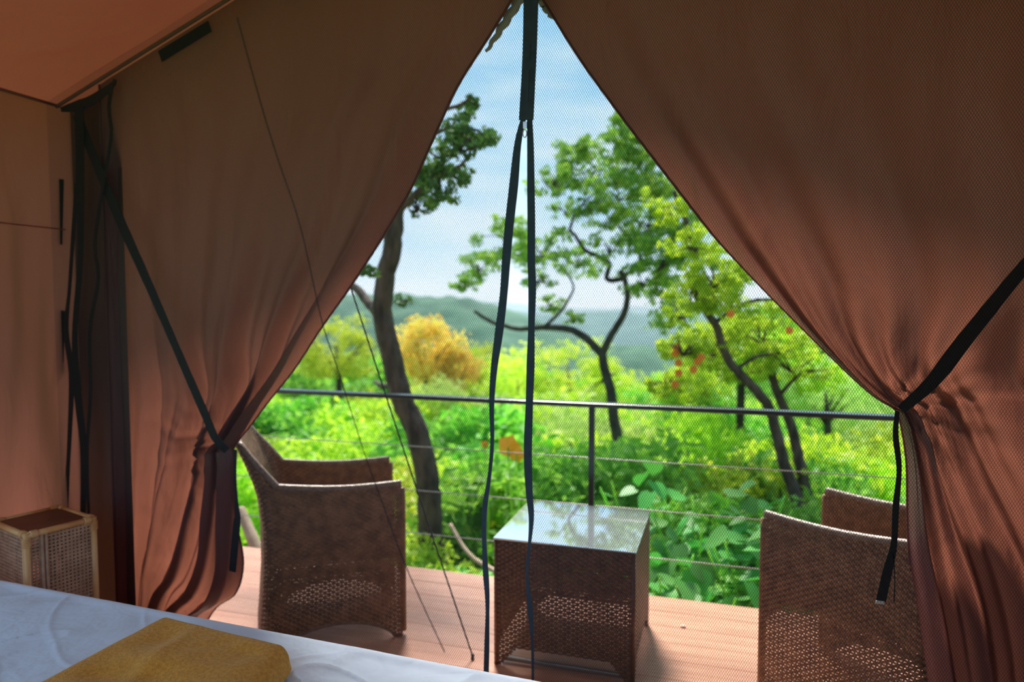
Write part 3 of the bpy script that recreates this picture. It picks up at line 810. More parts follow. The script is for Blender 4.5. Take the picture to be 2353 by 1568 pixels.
def chair_proto():
    parts = {}
    def sf(off):
        def f(u, v):
            x, y, nx, ny = chair_perim(u, v, off)
            s = -1.0 if off > 0 else 1.0
            return np.stack([x, y, v], -1), np.stack([nx * s, ny * s, 0 * nx], -1)
        return f
    def seg(u0, u1, off, z0, z1, wide):
        f0 = sf(off)
        f = lambda u, v: f0(u + u0, v + z0)
        keep = lambda u, v: ((v + z0) < chair_top(u + u0) - 0.002) & ((v + z0) > chair_bot(u + u0) + 0.002)
        return weave(f, u1 - u0, z1 - z0, keep, wide=wide)
    a, b = T1 + T2 * 0.5, T1 + 1.5 * T2 + T3
    for nm, u0, u1 in (('side_panel', 0, a), ('back_panel', a, b), ('side_panel', b, TT)):
        parts.setdefault(nm, []).append(seg(u0, u1, 0.0, 0.0, 0.88, True).mesh(nm, M['wicker']))
        parts.setdefault(nm + '_lining', []).append(seg(u0, u1, 0.024, 0.36, 0.88, False).mesh(nm + '_lining', M['wicker']))
    # braided rim over arms and back
    p = np.linspace(0, TT, 220)
    z = chair_top(p)
    x, y, nx, ny = chair_perim(p, z, 0.012)
    P = np.stack([x, y, z], -1)
    P = np.vstack([[P[0][0] + 0.004, P[0][1], 0.02], [P[0][0] + 0.004, P[0][1], 0.3], [P[0][0] + 0.004, P[0][1], 0.55], P[0] + [0.004, 0, -0.02], P, P[-1] + [0.004, 0, -0.02], [P[-1][0] + 0.004, P[-1][1], 0.3], [P[-1][0] + 0.004, P[-1][1], 0.02]])
    V, F = tube_vf(P[4:-3], 0.015, 8); parts['rim'] = [mesh_np('rim', V, F, M['wicker_rim'])]
    st = []
    for sgn in (0, -1):
        q = [P[0], P[1], P[2], P[3]] if sgn == 0 else [P[-1], P[-2], P[-3] * [1, 1, 1]]
        V, F = tube_vf(smooth_path(q, 14), 0.014, 8); st.append(mesh_np('front_edge', V, F, M['wicker']))
    parts['front_edge'] = st
    # foot rim along the arched lower edges
    z = chair_bot(p); x, y, nx, ny = chair_perim(p, z, 0.004)
    V, F = tube_vf(np.stack([x, y, np.maximum(z, 0.008)], -1), 0.0075, 6); parts['foot_rim'] = [mesh_np('foot_rim', V, F, M['wicker_rim'])]
    # seat and front apron
    def seat(u, v):
        return np.stack([AF - 0.01 - v, -HW + 0.03 + u, 0.385 + 0.0 * u], -1), np.stack([0 * u, 0 * u, 1 + 0 * u], -1)
    parts['seat'] = [weave(seat, 2 * HW - 0.06, AF - AB - 0.04, None, wide=False, pitch=0.0098, rw=0.0095).mesh('seat', M['wicker'])]
    def apron(u, v):
        return np.stack([AF - 0.004 + 0 * u, -HW + 0.02 + u, 0.27 + v], -1), np.stack([1 + 0 * u, 0 * u, 0 * u], -1)
    parts['front_apron'] = [weave(apron, 2 * HW - 0.04, 0.115, None, wide=False).mesh('front_apron', M['wicker'])]
    return parts
CP = chair_proto()
def place_chair(loc, rz, label):
    r = empty('wicker_armchair', loc, rz); tag(r, label, 'armchair', 'wicker armchairs on the deck')
    sp = []
    for nm in ('side_panel', 'back_panel'):
        for k, me in enumerate(CP[nm]):
            o = obj(nm, me, r); obj('lining', CP[nm + '_lining'][k], o)
    for nm in ('rim', 'front_edge', 'foot_rim', 'seat', 'front_apron'):
        for me in CP[nm]: obj(nm, me, r)
    return r
HD = math.radians(32.8)
place_chair((-1.667, 2.733, 0), HD, 'brown wicker armchair beside the thick dark tree trunk, facing the glass-topped table')
place_chair((0.525, 2.733, 0), math.pi - HD, 'brown wicker armchair partly hidden behind the orange-edged flap')

# ---- glass-topped wicker cube table
TX0, TX1, TY0, TY1, TZ = -0.845, -0.297, 2.565, 3.085, 0.515
tb = empty('wicker_side_table', ((TX0 + TX1) / 2, (TY0 + TY1) / 2, 0))
tag(tb, 'cube shaped dark wicker side table with a reflective glass top', 'side table')
hx, hy = (TX1 - TX0) / 2, (TY1 - TY0) / 2
def tside(w, nrm, tan, dist):
    nrm = np.array(nrm); tan = np.array(tan)
    def f(u, v):
        return nrm * dist + tan * (u - w / 2)[..., None] + np.array([0, 0, 1.0]) * v[..., None], np.broadcast_to(nrm, u.shape + (3,))
    def keep(u, v):
        t = np.clip((u - 0.03) / (w - 0.06), 0, 1)
        return v > 0.004 + 0.075 * np.clip(np.minimum(t, 1 - t) / 0.14, 0, 1)
    return weave(f, w, TZ - 0.012, keep, pitch=0.0094, rw=0.0089)
for nrm, tan, w, dist in (((0, -1.0, 0), (1.0, 0, 0), 2 * hx, hy), ((0, 1.0, 0), (-1.0, 0, 0), 2 * hx, hy), ((1.0, 0, 0), (0, 1.0, 0), 2 * hy, hx), ((-1.0, 0, 0), (0, -1.0, 0), 2 * hy, hx)):
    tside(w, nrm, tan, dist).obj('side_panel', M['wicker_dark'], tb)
for sx_ in (-1, 1):
    for sy_ in (-1, 1):
        V, F = tube_vf([(sx_ * (hx - 0.004), sy_ * (hy - 0.004), 0.0), (sx_ * (hx - 0.004), sy_ * (hy - 0.004), TZ - 0.008)], 0.009, 8); onp('corner_post', V, F, M['wicker_dark'], tb)
o = bevel_box('top_board', (-hx + 0.004, -hy + 0.004, TZ - 0.026), (hx - 0.004, hy - 0.004, TZ - 0.008), M['wicker_dark'], tb)
g = bevel_box('glass_top', (-hx - 0.006, -hy - 0.006, TZ - 0.007), (hx + 0.006, hy + 0.006, TZ), M['glass'], tb, 0.002, 2)
g['label'] = 'reflective glass sheet'
bevel_box('base_frame', (-hx + 0.02, -hy + 0.02, 0.008), (hx - 0.02, -hy + 0.035, 0.026), M['metal_leg'], tb)

# ------------------------------------------------------------------ bed and blanket
BZ = 0.55
bd = empty('bed', (-1.25, 0.6, 0)); tag(bd, 'bed with crumpled pale blue white cotton sheet', 'bed')
def bed_mesh():
    # mattress with its sheet: superellipse footprint, soft rim
    b0 = atZ(0, 1322, BZ); b1 = atZ(1125, 1530, BZ)
    ax = (b1 - b0) / np.linalg.norm(b1 - b0)
    return b0, ax
b0, bax = bed_mesh()
bay = np.array([bax[1], -bax[0], 0]); bay = bay / np.linalg.norm(bay)      # towards the head of the bed
BL0, BL1, BLEN = -0.12, 2.02, 1.95      # along the foot edge, and length
def bed_pt(a, b, z): return b0 + bax * a + bay * b + np.array([0, 0, z - BZ])
def mattress():
    n1, n2 = 330, 300
    rr = 0.16
    rings = []
    ca, cb = (BL0 + BL1) / 2, BLEN / 2
    ha, hb = (BL1 - BL0) / 2, BLEN / 2
    A, B = np.meshgrid(np.linspace(-1, 1, n1), np.linspace(-1, 1, n2), indexing='ij')
    # square-to-rounded-rectangle grid
    la, lb = A * ha, B * hb
    # pull corners in
    dx = np.maximum(np.abs(la) - (ha - rr), 0); dy = np.maximum(np.abs(lb) - (hb - rr), 0)
    m_ = np.maximum(dx, dy); r_ = np.sqrt(dx * dx + dy * dy) + 1e-9
    la = np.sign(la) * (np.minimum(np.abs(la), ha - rr) + dx * m_ / r_); lb = np.sign(lb) * (np.minimum(np.abs(lb), hb - rr) + dy * m_ / r_)
    edge = np.minimum(1 - np.abs(A), 1 - np.abs(B)) * 1.0
    e_m = np.minimum((1 - np.abs(A)) * ha, (1 - np.abs(B)) * hb)
    er = 0.035
    drop = np.where(e_m < er, er - np.sqrt(np.maximum(er ** 2 - (er - e_m) ** 2, 0)), 0)
    wr = (vnoise(la * 7 + lb * 3, lb * 8 - la * 2, 61) * 0.008 + vnoise(la * 19 - lb * 9, lb * 17 + la * 8, 62) * 0.004 + vnoise(la * 2.2, lb * 2.2, 63) * 0.012)
    ca_, sa_ = math.cos(0.6), math.sin(0.6)
    w1 = la + 0.10 * vnoise(la * 3, lb * 3, 64); w2 = lb + 0.10 * vnoise(la * 3 + 9, lb * 3 + 5, 65)
    p1 = w1 * ca_ + w2 * sa_; p2 = -w1 * sa_ + w2 * ca_
    crease = 0.010 * np.exp(-np.abs(vnoise(p1 * 3.2, p2 * 9.0, 66)) / 0.035) * (0.5 + vnoise(la * 2.5, lb * 2.5, 67)) \
        + 0.007 * np.exp(-np.abs(vnoise(p1 * 11.0 + 3, p2 * 6.0, 68)) / 0.05) * (0.5 + vnoise(la * 4 + 2, lb * 4, 69))
    wr = np.minimum(wr + crease - 0.008, 0.0)
    Z = BZ - drop + wr * sstep(0, 0.06, e_m) - 0.001
    P = b0[None, None] + bax * (la + ca)[..., None] + bay * (lb + cb)[..., None]
    P[..., 2] = Z
    acc = Acc(); acc.add(P.reshape(-1, 3), grid_faces(n1, n2))
    # skirt
    idx = np.arange(n1 * n2).reshape(n1, n2)
    loop = np.r_[idx[:, 0], idx[-1, 1:], idx[-2::-1, -1], idx[0, -2:0:-1]]
    ring = P.reshape(-1, 3)[loop]
    low = ring.copy(); low[:, 2] = 0.30
    k = len(loop); i = np.arange(k)
    acc.add(np.vstack([ring, low]), np.stack([i, i + k, (i + 1) % k + k, (i + 1) % k], -1))
    return acc
par(mattress().obj('sheet', M['sheet'], None), bd)
acc = Acc()
V, F = box_vf((BL0 + 0.03, 0.03, 0.10), (BL1 - 0.03, BLEN - 0.03, 0.31))
fr = onp('bed_frame', np.array([b0 + bax * p[0] + bay * p[1] + np.array([0, 0, p[2] - BZ]) for p in V]), F, M['bed_wood'], None, False); par(fr, bd)
for a in (BL0 + 0.1, BL1 - 0.1):
    for b in (0.1, BLEN - 0.1):
        q = bed_pt(a, b, 0); V, F = tube_vf([q + [0, 0, 0], q + [0, 0, 0.11]], 0.03, 10); par(onp('leg', V, F, M['bed_wood']), bd)
# hem line of the sheet
hem = [bed_pt(a, 0.055 + 0.004 * math.sin(a * 5), BZ + 0.0025 ) for a in np.linspace(0.9, 1.9, 40)]

def blanket():
    """folded fleece: rounded quadrilateral pad with soft rolled edges"""
    zt = BZ + 0.066
    q = [atZ(378, 1405, zt), atZ(672, 1482, zt), atZ(560, 1640, zt), atZ(20, 1590, zt)]
    q = [np.array(p) for p in q]
    n = 110
    A, B = np.meshgrid(np.linspace(0, 1, n), np.linspace(0, 1, n), indexing='ij')
    P = (q[0] * ((1 - A) * (1 - B))[..., None] + q[1] * (A * (1 - B))[..., None] + q[2] * (A * B)[..., None] + q[3] * ((1 - A) * B)[..., None])
    e_ = np.minimum(np.minimum(A, 1 - A) * 0.55, np.minimum(B, 1 - B) * 0.55)
    # rounded corners
    ca = 2 * A - 1; cb = 2 * B - 1
    rad = 0.14
    dx = np.maximum(np.abs(ca) - (1 - rad), 0); dy = np.maximum(np.abs(cb) - (1 - rad), 0)
    m_ = np.maximum(dx, dy); r_ = np.sqrt(dx * dx + dy * dy) + 1e-9
    a2 = (np.sign(ca) * (np.minimum(np.abs(ca), 1 - rad) + dx * m_ / r_) + 1) / 2
    b2 = (np.sign(cb) * (np.minimum(np.abs(cb), 1 - rad) + dy * m_ / r_) + 1) / 2
    P = (q[0] * ((1 - a2) * (1 - b2))[..., None] + q[1] * (a2 * (1 - b2))[..., None] + q[2] * (a2 * b2)[..., None] + q[3] * ((1 - a2) * b2)[..., None])
    er = 0.042
    drop = np.where(e_ < er, er - np.sqrt(np.maximum(er ** 2 - (er - e_) ** 2, 0)), 0)
    Z = zt - drop + vnoise(A * 4, B * 4, 71) * 0.022 * sstep(0, 0.1, e_) + vnoise(A * 9 + B * 3, B * 7, 72) * 0.009 * sstep(0, 0.1, e_)
    Z += 0.010 * np.exp(-((A - 0.33 - 0.1 * B) / 0.06) ** 2) * sstep(0, 0.15, e_)
    top = P.copy(); top[..., 2] = Z
    acc = Acc(); acc.add(top.reshape(-1, 3), grid_faces(n, n, True))
    idx = np.arange(n * n).reshape(n, n)
    loop = np.r_[idx[:, 0], idx[-1, 1:], idx[-2::-1, -1], idx[0, -2:0:-1]]
    ring = top.reshape(-1, 3)[loop]; cen = ring.mean(0)
    prev = ring
    k = len(loop); i = np.arange(k)
    for dz, sh in ((-0.010, 0.003), (-0.018, 0.0), (-0.03, -0.006)):
        d = prev - cen; d[:, 2] = 0; d /= np.linalg.norm(d, axis=1)[:, None]
        nx_ = ring + d * sh; nx_[:, 2] = np.maximum(ring[:, 2] + dz, BZ + 0.002)
        acc.add(np.vstack([prev, nx_]), np.stack([i, (i + 1) % k, (i + 1) % k + k, i + k], -1)); prev = nx_
    o = acc.obj('folded_blanket', M['fleece']); tag(o, 'folded mustard yellow fleece blanket lying on the bed', 'blanket')
blanket()

# ------------------------------------------------------------------ cane bedside stand
SZ = 0.68
def side_stand():
    c0 = atZ(60, 1224, SZ); c1 = atZ(214, 1186, SZ); c2 = atZ(93, 1170, SZ)
    ex = c1 - c0; w = np.linalg.norm(ex); ex = ex / w
    ey = np.array([-ex[1], ex[0], 0]); dpt = abs((c2 - c1) @ ey)
    rz = math.atan2(ex[1], ex[0])
    cen = c0 + ex * w / 2 + ey * dpt / 2
    r = empty('cane_side_table', (cen[0], cen[1], 0), rz); tag(r, 'small rattan side table with open cane webbing sides and dark top', 'side table')
    a, b = w / 2, dpt / 2
    pr = 0.0105
    for x in (-a, a):
        for y in (-b, b):
            V, F = tube_vf([(x, y, 0), (x, y, SZ * .5), (x, y, SZ - 0.004)], pr, 10); onp('leg', V, F, M['rattan'], r)
    for z in (SZ - 0.012, 0.10):
        for y in (-b, b):
            V, F = tube_vf([(-a, y, z), (0, y, z), (a, y, z)], pr, 10); onp('rail', V, F, M['rattan'], r)
        for x in (-a, a):
            V, F = tube_vf([(x, -b, z), (x, 0, z), (x, b, z)], pr, 10); onp('rail', V, F, M['rattan'], r)
    # wrapped bindings on the corners
    for x in (-a, a):
        for y in (-b, b):
            A = Acc()
            th = np.linspace(0, 2 * math.pi * 6, 90)
            A.add(*tube_vf(np.stack([x + (pr + 0.001) * np.cos(th), y + (pr + 0.001) * np.sin(th), SZ - 0.05 + 0.03 * th / th[-1]], -1), 0.0025, 5))
            sg = -1 if x > 0 else 1
            A.add(*tube_vf(np.stack([x + sg * (0.012 + 0.02 * th / th[-1]), y + (pr + 0.001) * np.cos(th), SZ - 0.012 + (pr + 0.001) * np.sin(th)], -1), 0.0025, 5))
            sg = -1 if y > 0 else 1
            A.add(*tube_vf(np.stack([x + (pr + 0.001) * np.cos(th), y + sg * (0.012 + 0.02 * th / th[-1]), SZ - 0.012 + (pr + 0.001) * np.sin(th)], -1), 0.0025, 5))
            A.obj('binding', M['rattan'], r)
    bevel_box('top_panel', (-a + 0.004, -b + 0.004, SZ - 0.016), (a - 0.004, b - 0.004, SZ - 0.008), M['stand_top'], r, 0.002, 1)
    # cane webbing: strands with real openings
    def cane(p0, t, n, w):
        A = Acc()
        p0 = np.array(p0); t = np.array(t); n = np.array(n)
        z0, z1 = 0.11, SZ - 0.022
        q = 0.0125
        for k in range(1, int(w / q)):
            c = p0 + t * k * q
            V, F = ribbon_vf([c + [0, 0, z0], c + [0, 0, (z0 + z1) / 2], c + [0, 0, z1]], 0.0062, n, 0.0012); A.add(V, F)
        for z in np.arange(z0 + 0.004, z1, 0.0125):
            c = p0 + n * 0.0008 + np.array([0, 0, z])
            V, F = ribbon_vf([c, c + t * w / 2, c + t * w], 0.0062, n, 0.0012); A.add(V, F)
        A.obj('cane_panel', M['cane'], r, False)
    cane((-a, -b, 0), (1, 0, 0), (0, -1, 0), 2 * a); cane((-a, b, 0), (1, 0, 0), (0, 1, 0), 2 * a)
    cane((a, -b, 0), (0, 1, 0), (1, 0, 0), 2 * b); cane((-a, -b, 0), (0, 1, 0), (-1, 0, 0), 2 * b)
    for x in (-a + 0.045, -a + 0.058):
        V, F = tube_vf([(x, -b - 0.003, 0.10), (x, -b - 0.003, SZ - 0.02)], 0.0055, 8); onp('stile', V, F, M['cane'], r)
        V, F = tube_vf([(a + 0.003, -b + x + a, 0.10), (a + 0.003, -b + x + a, SZ - 0.02)], 0.0055, 8); onp('stile', V, F, M['cane'], r)
    V, F = tube_vf([(-a - 0.003, -b + 0.016, 0.10), (-a - 0.003, -b + 0.016, SZ - 0.02)], 0.005, 8); onp('stile', V, F, M['rattan'], r)
side_stand()

# ------------------------------------------------------------------ small things on the deck
def pebble(px, py, s, label):
    p = atZ(px, py, 0.0)
    bm = bmesh.new(); bmesh.ops.create_icosphere(bm, subdivisions=2, radius=s)
    for v in bm.verts:
        v.co.z *= 0.55; v.co.x *= 1.2; v.co *= 1 + 0.15 * math.sin(v.co.x * 300 + v.co.y * 200)
        v.co.z = v.co.z + s * 0.5
    me = bpy.data.meshes.new('fallen_petal'); bm.to_mesh(me); bm.free(); me.materials.append(pbr('petal', (0.80, 0.58, 0.50), (0.88, 0.68, 0.6), 0.7))
    o = obj('pebble', me, None, tuple(p)); tag(o, label, 'pebble')
pebble(1570, 1442, 0.010, 'small pale pinkish pebble lying alone on the deck boards')

# ------------------------------------------------------------------ vegetation
LEAF = {
 'lime': leaf_mat('leaf_lime', [(0.34, 0.58, 0.02), (0.52, 0.78, 0.03), (0.72, 0.88, 0.08), (0.42, 0.70, 0.04)]),
 'green': leaf_mat('leaf_green', [(0.10, 0.36, 0.02), (0.20, 0.54, 0.04), (0.42, 0.74, 0.10), (0.13, 0.42, 0.03)]),
 'yellow': leaf_mat('leaf_yellow', [(0.55, 0.68, 0.03), (0.78, 0.84, 0.08), (0.65, 0.75, 0.05), (0.45, 0.62, 0.03)]),
 'orange': leaf_mat('leaf_orange', [(0.95, 0.48, 0.05), (0.97, 0.80, 0.16), (0.88, 0.88, 0.16), (0.97, 0.64, 0.14)]),
 'dark': leaf_mat('leaf_dark', [(0.05, 0.17, 0.025), (0.10, 0.27, 0.04), (0.18, 0.38, 0.07), (0.07, 0.20, 0.03)], 0.25),
 'pale': leaf_mat('leaf_pale', [(0.48, 0.68, 0.14), (0.66, 0.82, 0.26), (0.36, 0.58, 0.09), (0.74, 0.86, 0.32)]),
 'olive': leaf_mat('leaf_olive', [(0.09, 0.24, 0.03), (0.20, 0.42, 0.04), (0.45, 0.62, 0.08), (0.12, 0.28, 0.03)]),
 'broad': leaf_mat('leaf_broad', [(0.04, 0.24, 0.03), (0.09, 0.38, 0.05), (0.17, 0.50, 0.08)], 0.35, 0.5),
}
M['flower'] = pbr('flower', (0.85, 0.16, 0.02), (0.9, 0.35, 0.04), 0.6)

def leaves_vf(cent, size, rs, asp=0.5, upb=0.5):
    """diamond leaves of 2 triangles bent along the midrib (4 corners, one quad)"""
    n = len(cent)
    d = rs.normal(size=(n, 3)); d[:, 2] -= 0.2; d /= np.linalg.norm(d, axis=1)[:, None]
    nn = rs.normal(size=(n, 3)); nn[:, 2] += upb * 2; nn -= d * np.sum(nn * d, 1)[:, None]; nn /= np.linalg.norm(nn, axis=1)[:, None] + 1e-9
    s = np.cross(d, nn)
    L = size * (0.6 + 0.8 * rs.random(n)); L = L[:, None]
    V = np.stack([cent - d * L / 2, cent + s * L * asp / 2 + nn * L * 0.08 - d * L * 0.08, cent + d * L / 2, cent - s * L * asp / 2 + nn * L * 0.08 - d * L * 0.08], 1).reshape(-1, 3)
    F = np.arange(n * 4).reshape(n, 4)
    return V, F

def blob_points(n, rs, rx, ry, rz, clumps=26, cr=0.33):
    """points in clumps over an ellipsoid: reads as a leafy crown with gaps"""
    c = rs.normal(size=(clumps, 3)); c /= np.linalg.norm(c, axis=1)[:, None]; c *= (0.45 + 0.5 * rs.random(clumps))[:, None]
    k = rs.integers(0, clumps, n)
    p = rs.normal(size=(n, 3)); p /= np.linalg.norm(p, axis=1)[:, None]; p *= (rs.random(n) ** 0.5)[:, None] * cr
    return (c[k] + p) * np.array([rx, ry, rz])

def shrub_proto(kind, seed, n=4200, leaf=0.12, asp=0.55, clumps=46, cr=0.34):
    rs = np.random.default_rng(seed)
    pts = blob_points(n, rs, 1, 1, 0.85, clumps, cr) + [0, 0, 0.75]
    pts = pts[pts[:, 2] > 0.0]
    V, F = leaves_vf(pts, leaf, rs, asp)
    fol = mesh_np('foliage', V, F, LEAF[kind], False)
    A = Acc()
    for k in range(6):
        a = rs.random() * 6.28; r = 0.3 + 0.4 * rs.random()
        A.add(*tube_vf(smooth_path([(0, 0, -0.3), (math.cos(a) * r * .3, math.sin(a) * r * .3, .35), (math.cos(a) * r, math.sin(a) * r, .9)], 7), np.linspace(0.03, 0.008, 7), 5))
    st = A.mesh('stems', M['bark_dark'])
    return fol, st
PROTO = {
 ('lime', 0): shrub_proto('lime', 1), ('lime', 1): shrub_proto('lime', 2, leaf=0.14),
 ('green', 0): shrub_proto('green', 3), ('green', 1): shrub_proto('green', 4, leaf=0.15),
 ('yellow', 0): shrub_proto('yellow', 5, leaf=0.09, n=3000), ('pale', 0): shrub_proto('pale', 6, leaf=0.1, asp=0.35),
 ('orange', 0): shrub_proto('orange', 8, leaf=0.10), ('dark', 0): shrub_proto('dark', 9, leaf=0.12),
 ('dome', 0): shrub_proto('yellow', 10, leaf=0.075, n=5200, clumps=60, cr=0.26),
 ('grass', 0): shrub_proto('lime', 12, leaf=0.34, asp=0.09, n=1500, clumps=40),
}
SL = {
 'lime': ('bright lime green leafy shrub', 'lime shrubs'),
 'green': ('mid green leafy shrub', 'green shrubs'),
 'yellow': ('yellow green fine leaved shrub', 'yellowish shrubs'),
 'pale': ('pale green narrow leaved shrub', 'pale shrubs'),
 'dark': ('dark green leafy shrub', 'dark shrubs'),
 'grass': ('tuft of long bright green grass blades', 'grass tufts'),
}
def shrub(kind, k, x, y, r, h, z=None, label=None, name='shrub', group=None, cat='shrub'):
    zz = float(terrain_z(x, y)) if z is None else z
    o = empty(name, (x, y, zz), random.random() * 6.28); o.scale = (r, r, h)
    l, g_ = SL.get(kind, (label, group))
    tag(o, label or l, cat, group or g_)
    fol, st = PROTO[(kind, k)]
    f = obj('foliage', fol, o); f['kind'] = 'stuff'
    obj('stems', st, o)
    return o

# band of shrubs over the slope; canopy envelope height by distance
def env(y): return np.interp(y, [3.6, 4.5, 6, 8, 10, 14, 20, 30, 45, 70, 120], [-0.25, -0.15, -0.05, -0.1, -0.25, -0.5, -0.9, -1.7, -3.0, -6.0, -12.5])
rows = [(4.3, 0.62, 0.85), (5.4, 0.75, 1.0), (6.8, 0.9, 1.2), (8.6, 1.1, 1.3), (10.8, 1.35, 1.5), (14, 1.7, 1.9), (18.5, 2.2, 2.4), (25, 2.9, 3.0), (34, 3.8, 3.8), (46, 5.0, 5.0), (64, 7.0, 6.5), (90, 9.0, 8.5), (125, 11, 11)]
for ri, (y, sp, rr) in enumerate(rows):
    # frame edges at this distance, plus a margin for a step to the side
    xl = float(atY(500, 700, y)[0]) - 0.8 * rr - 0.5; xr = float(atY(2120, 700, y)[0]) + 0.8 * rr + 0.5
    n = int((xr - xl) / (sp * 1.0)) + 1
    for i in range(n):
        x = xl + (i + 0.5) * (xr - xl) / n + random.uniform(-.35, .35) * sp
        yy = y + random.uniform(-.25, .25) * sp
        top = float(env(yy)) + random.uniform(-.25, .18) * rr
        zt = float(terrain_z(x, yy))
        u = (x / yy + 0.30)
        if y < 8 and u < -0.12: kinds = ['lime', 'lime', 'lime', 'grass', 'yellow']
        elif y < 8 and u > 0.05: kinds = ['green', 'green', 'green', 'lime']
        elif y < 20: kinds = ['lime', 'lime', 'pale', 'yellow', 'green']
        else: kinds = ['lime', 'yellow', 'green', 'pale', 'yellow', 'green']
        kd = random.choice(kinds); kk = random.randint(0, 1) if (kd, 1) in PROTO else 0
        hs = max((top - zt) / 1.6, 0.25 * rr)
        band = 'right behind the deck railing' if y < 6 else 'partway down the slope' if y < 16 else 'far down the slope' if y < 40 else 'on the distant valley side'
        sh = shrub(kd, kk, x, yy, rr * random.uniform(.75, 1.05) * 0.8, hs)
        sh['label'] = SL[kd][0] + ' ' + band; sh['group'] = SL[kd][1] + ' ' + band

# named crowns in the middle distance
def crown(kind, px, py, wpx, hpx, Y, name, label, cat='tree'):
    c = atY(px, py, Y); d = float(np.linalg.norm(c - EYEP))
    r = wpx / FPX * d; h = hpx / FPX * d / 0.85
    o = empty(name, (c[0], c[1], c[2] - 0.75 * h)); o.scale = (r, r, h); tag(o, label, cat)
    fol, st = PROTO[(kind, 0)]; f = obj('foliage', fol, o); f['kind'] = 'stuff'
    zt = float(terrain_z(c[0], c[1]))
    V, F = tube_vf([(0, 0, (zt - (c[2] - .75 * h)) / h), (0.03, 0, 0.0), (-0.02, 0.02, 0.8)], [0.07, 0.06, 0.02], 7); onp('trunk', V, F, M['bark_dark'], o)
    for k in range(5):
        a = k * 1.256 + px
        V, F = tube_vf(smooth_path([(0, 0, .1), (.3 * math.cos(a), .3 * math.sin(a), .5), (.75 * math.cos(a), .75 * math.sin(a), .95)], 8), np.linspace(.035, .01, 8), 5); onp('branch', V, F, M['bark_dark'], o)
    return o
crown('orange', 975, 805, 92, 92, 13.0, 'orange_leaved_tree', 'small tree with orange and yellow leaves beside the thick dark trunk')
crown('orange', 1045, 850, 66, 66, 13.4, 'orange_leaved_tree', 'low rounded orange yellow crown next to the taller orange tree')
crown('dome', 1310, 868, 185, 92, 24.0, 'domed_tree', 'wide domed yellow green tree below the forked branches')
crown('dome', 1190, 880, 95, 70, 21.0, 'domed_tree', 'smaller yellow green rounded tree beside the wide domed tree')
crown('dome', 1120, 840, 60, 60, 27.0, 'rounded_tree', 'light green rounded tree between the orange crown and the domed tree')
crown('dome', 775, 800, 120, 78, 17.0, 'rounded_tree', 'light green bushy tree beyond the thick dark trunk, opposite the orange tree')
crown('lime', 1700, 800, 150, 90, 12.0, 'rounded_tree', 'lime green tree crown behind the slanting thin trunks')
crown('pale', 1900, 900, 130, 90, 11.0, 'rounded_tree', 'pale green tree crown below the orange-edged flap')
crown('lime', 1590, 900, 80, 80, 14.0, 'rounded_tree', 'lime green crown with a round top behind the railing post')
crown('pale', 1000, 930, 70, 70, 10.5, 'rounded_tree', 'pale feathery bush with orange tips behind the railing')
crown('green', 1860, 760, 110, 90, 16.0, 'rounded_tree', 'mid green crown high up beside the orange-edged flap')

# near trees with drawn limbs
def limb(pts, y, r0, r1, n=None):
    ys = np.full(len(pts), y) if np.isscalar(y) else np.asarray(y)
    P = np.array([atY(p[0], p[1], yy) for p, yy in zip(pts, ys)])
    n = n or max(6, len(pts) * 4)
    P = smooth_path(P, n)
    P += np.random.default_rng(int(pts[0][0])).normal(size=P.shape) * (r0 * 0.05)
    return tube_vf(P, np.linspace(r0, r1, n), 9)
def near_tree(name, label, trunk, y, r0, r1, limbs, clusters, kind, leaf, dens, bark='bark', seed=0, twigs=True):
    rs = np.random.default_rng(seed)
    base = atY(trunk[0][0], trunk[0][1], y if np.isscalar(y) else y[0])
    zt = float(terrain_z(base[0], base[1]))
    r = empty(name, (base[0], base[1], zt)); tag(r, label, 'tree')
    V, F = limb(trunk, y, r0, r1, len(trunk) * 5)
    par(onp('trunk', V, F, M[bark]), r)
    y0 = y if np.isscalar(y) else float(np.mean(y))
    # root of the trunk down to the ground
    V, F = tube_vf([base + [0, 0, 0.05], [base[0], base[1], (base[2] + zt) / 2], [base[0], base[1], zt - 0.15]], [r0, r0 * 1.1, r0 * 1.35], 9); par(onp('root', V, F, M[bark]), r)
    for pts, a, b in limbs:
        yy = y0 + np.linspace(0, rs.uniform(-.6, .6), len(pts))
        V, F = limb(pts, yy, a, b); par(onp('branch', V, F, M[bark]), r)
    allp = []
    tw = Acc()
    for (cx_, cy_, rp, n) in clusters:
        yy = y0 + rs.uniform(-0.5, 0.5)
        c = atY(cx_, cy_, yy); sc = rp / FPX * np.linalg.norm(c - EYEP)
        n = int(n * dens)
        p = blob_points(int(n * 1.7), rs, sc * 1.15, sc * 1.15, sc * 0.75, 20, 0.27); n = len(p)
        allp.append(p + c)
        for k in range(5):
            e = p[rs.integers(0, n)] * 0.9
            tw.add(*tube_vf(smooth_path([c - [0, 0, sc * .3], c + e * .5 + rs.normal(size=3) * sc * .12, c + e], 6), np.linspace(0.012, 0.004, 6), 4))
    V, F = leaves_vf(np.vstack(allp), leaf * 0.78, rs, 0.55, 0.4)
    f = par(onp('foliage', V, F, LEAF[kind], None, False), r); f['kind'] = 'stuff'
    if twigs:
        t_ = par(tw.obj('twigs', M[bark]), r); t_['kind'] = 'stuff'
    return r
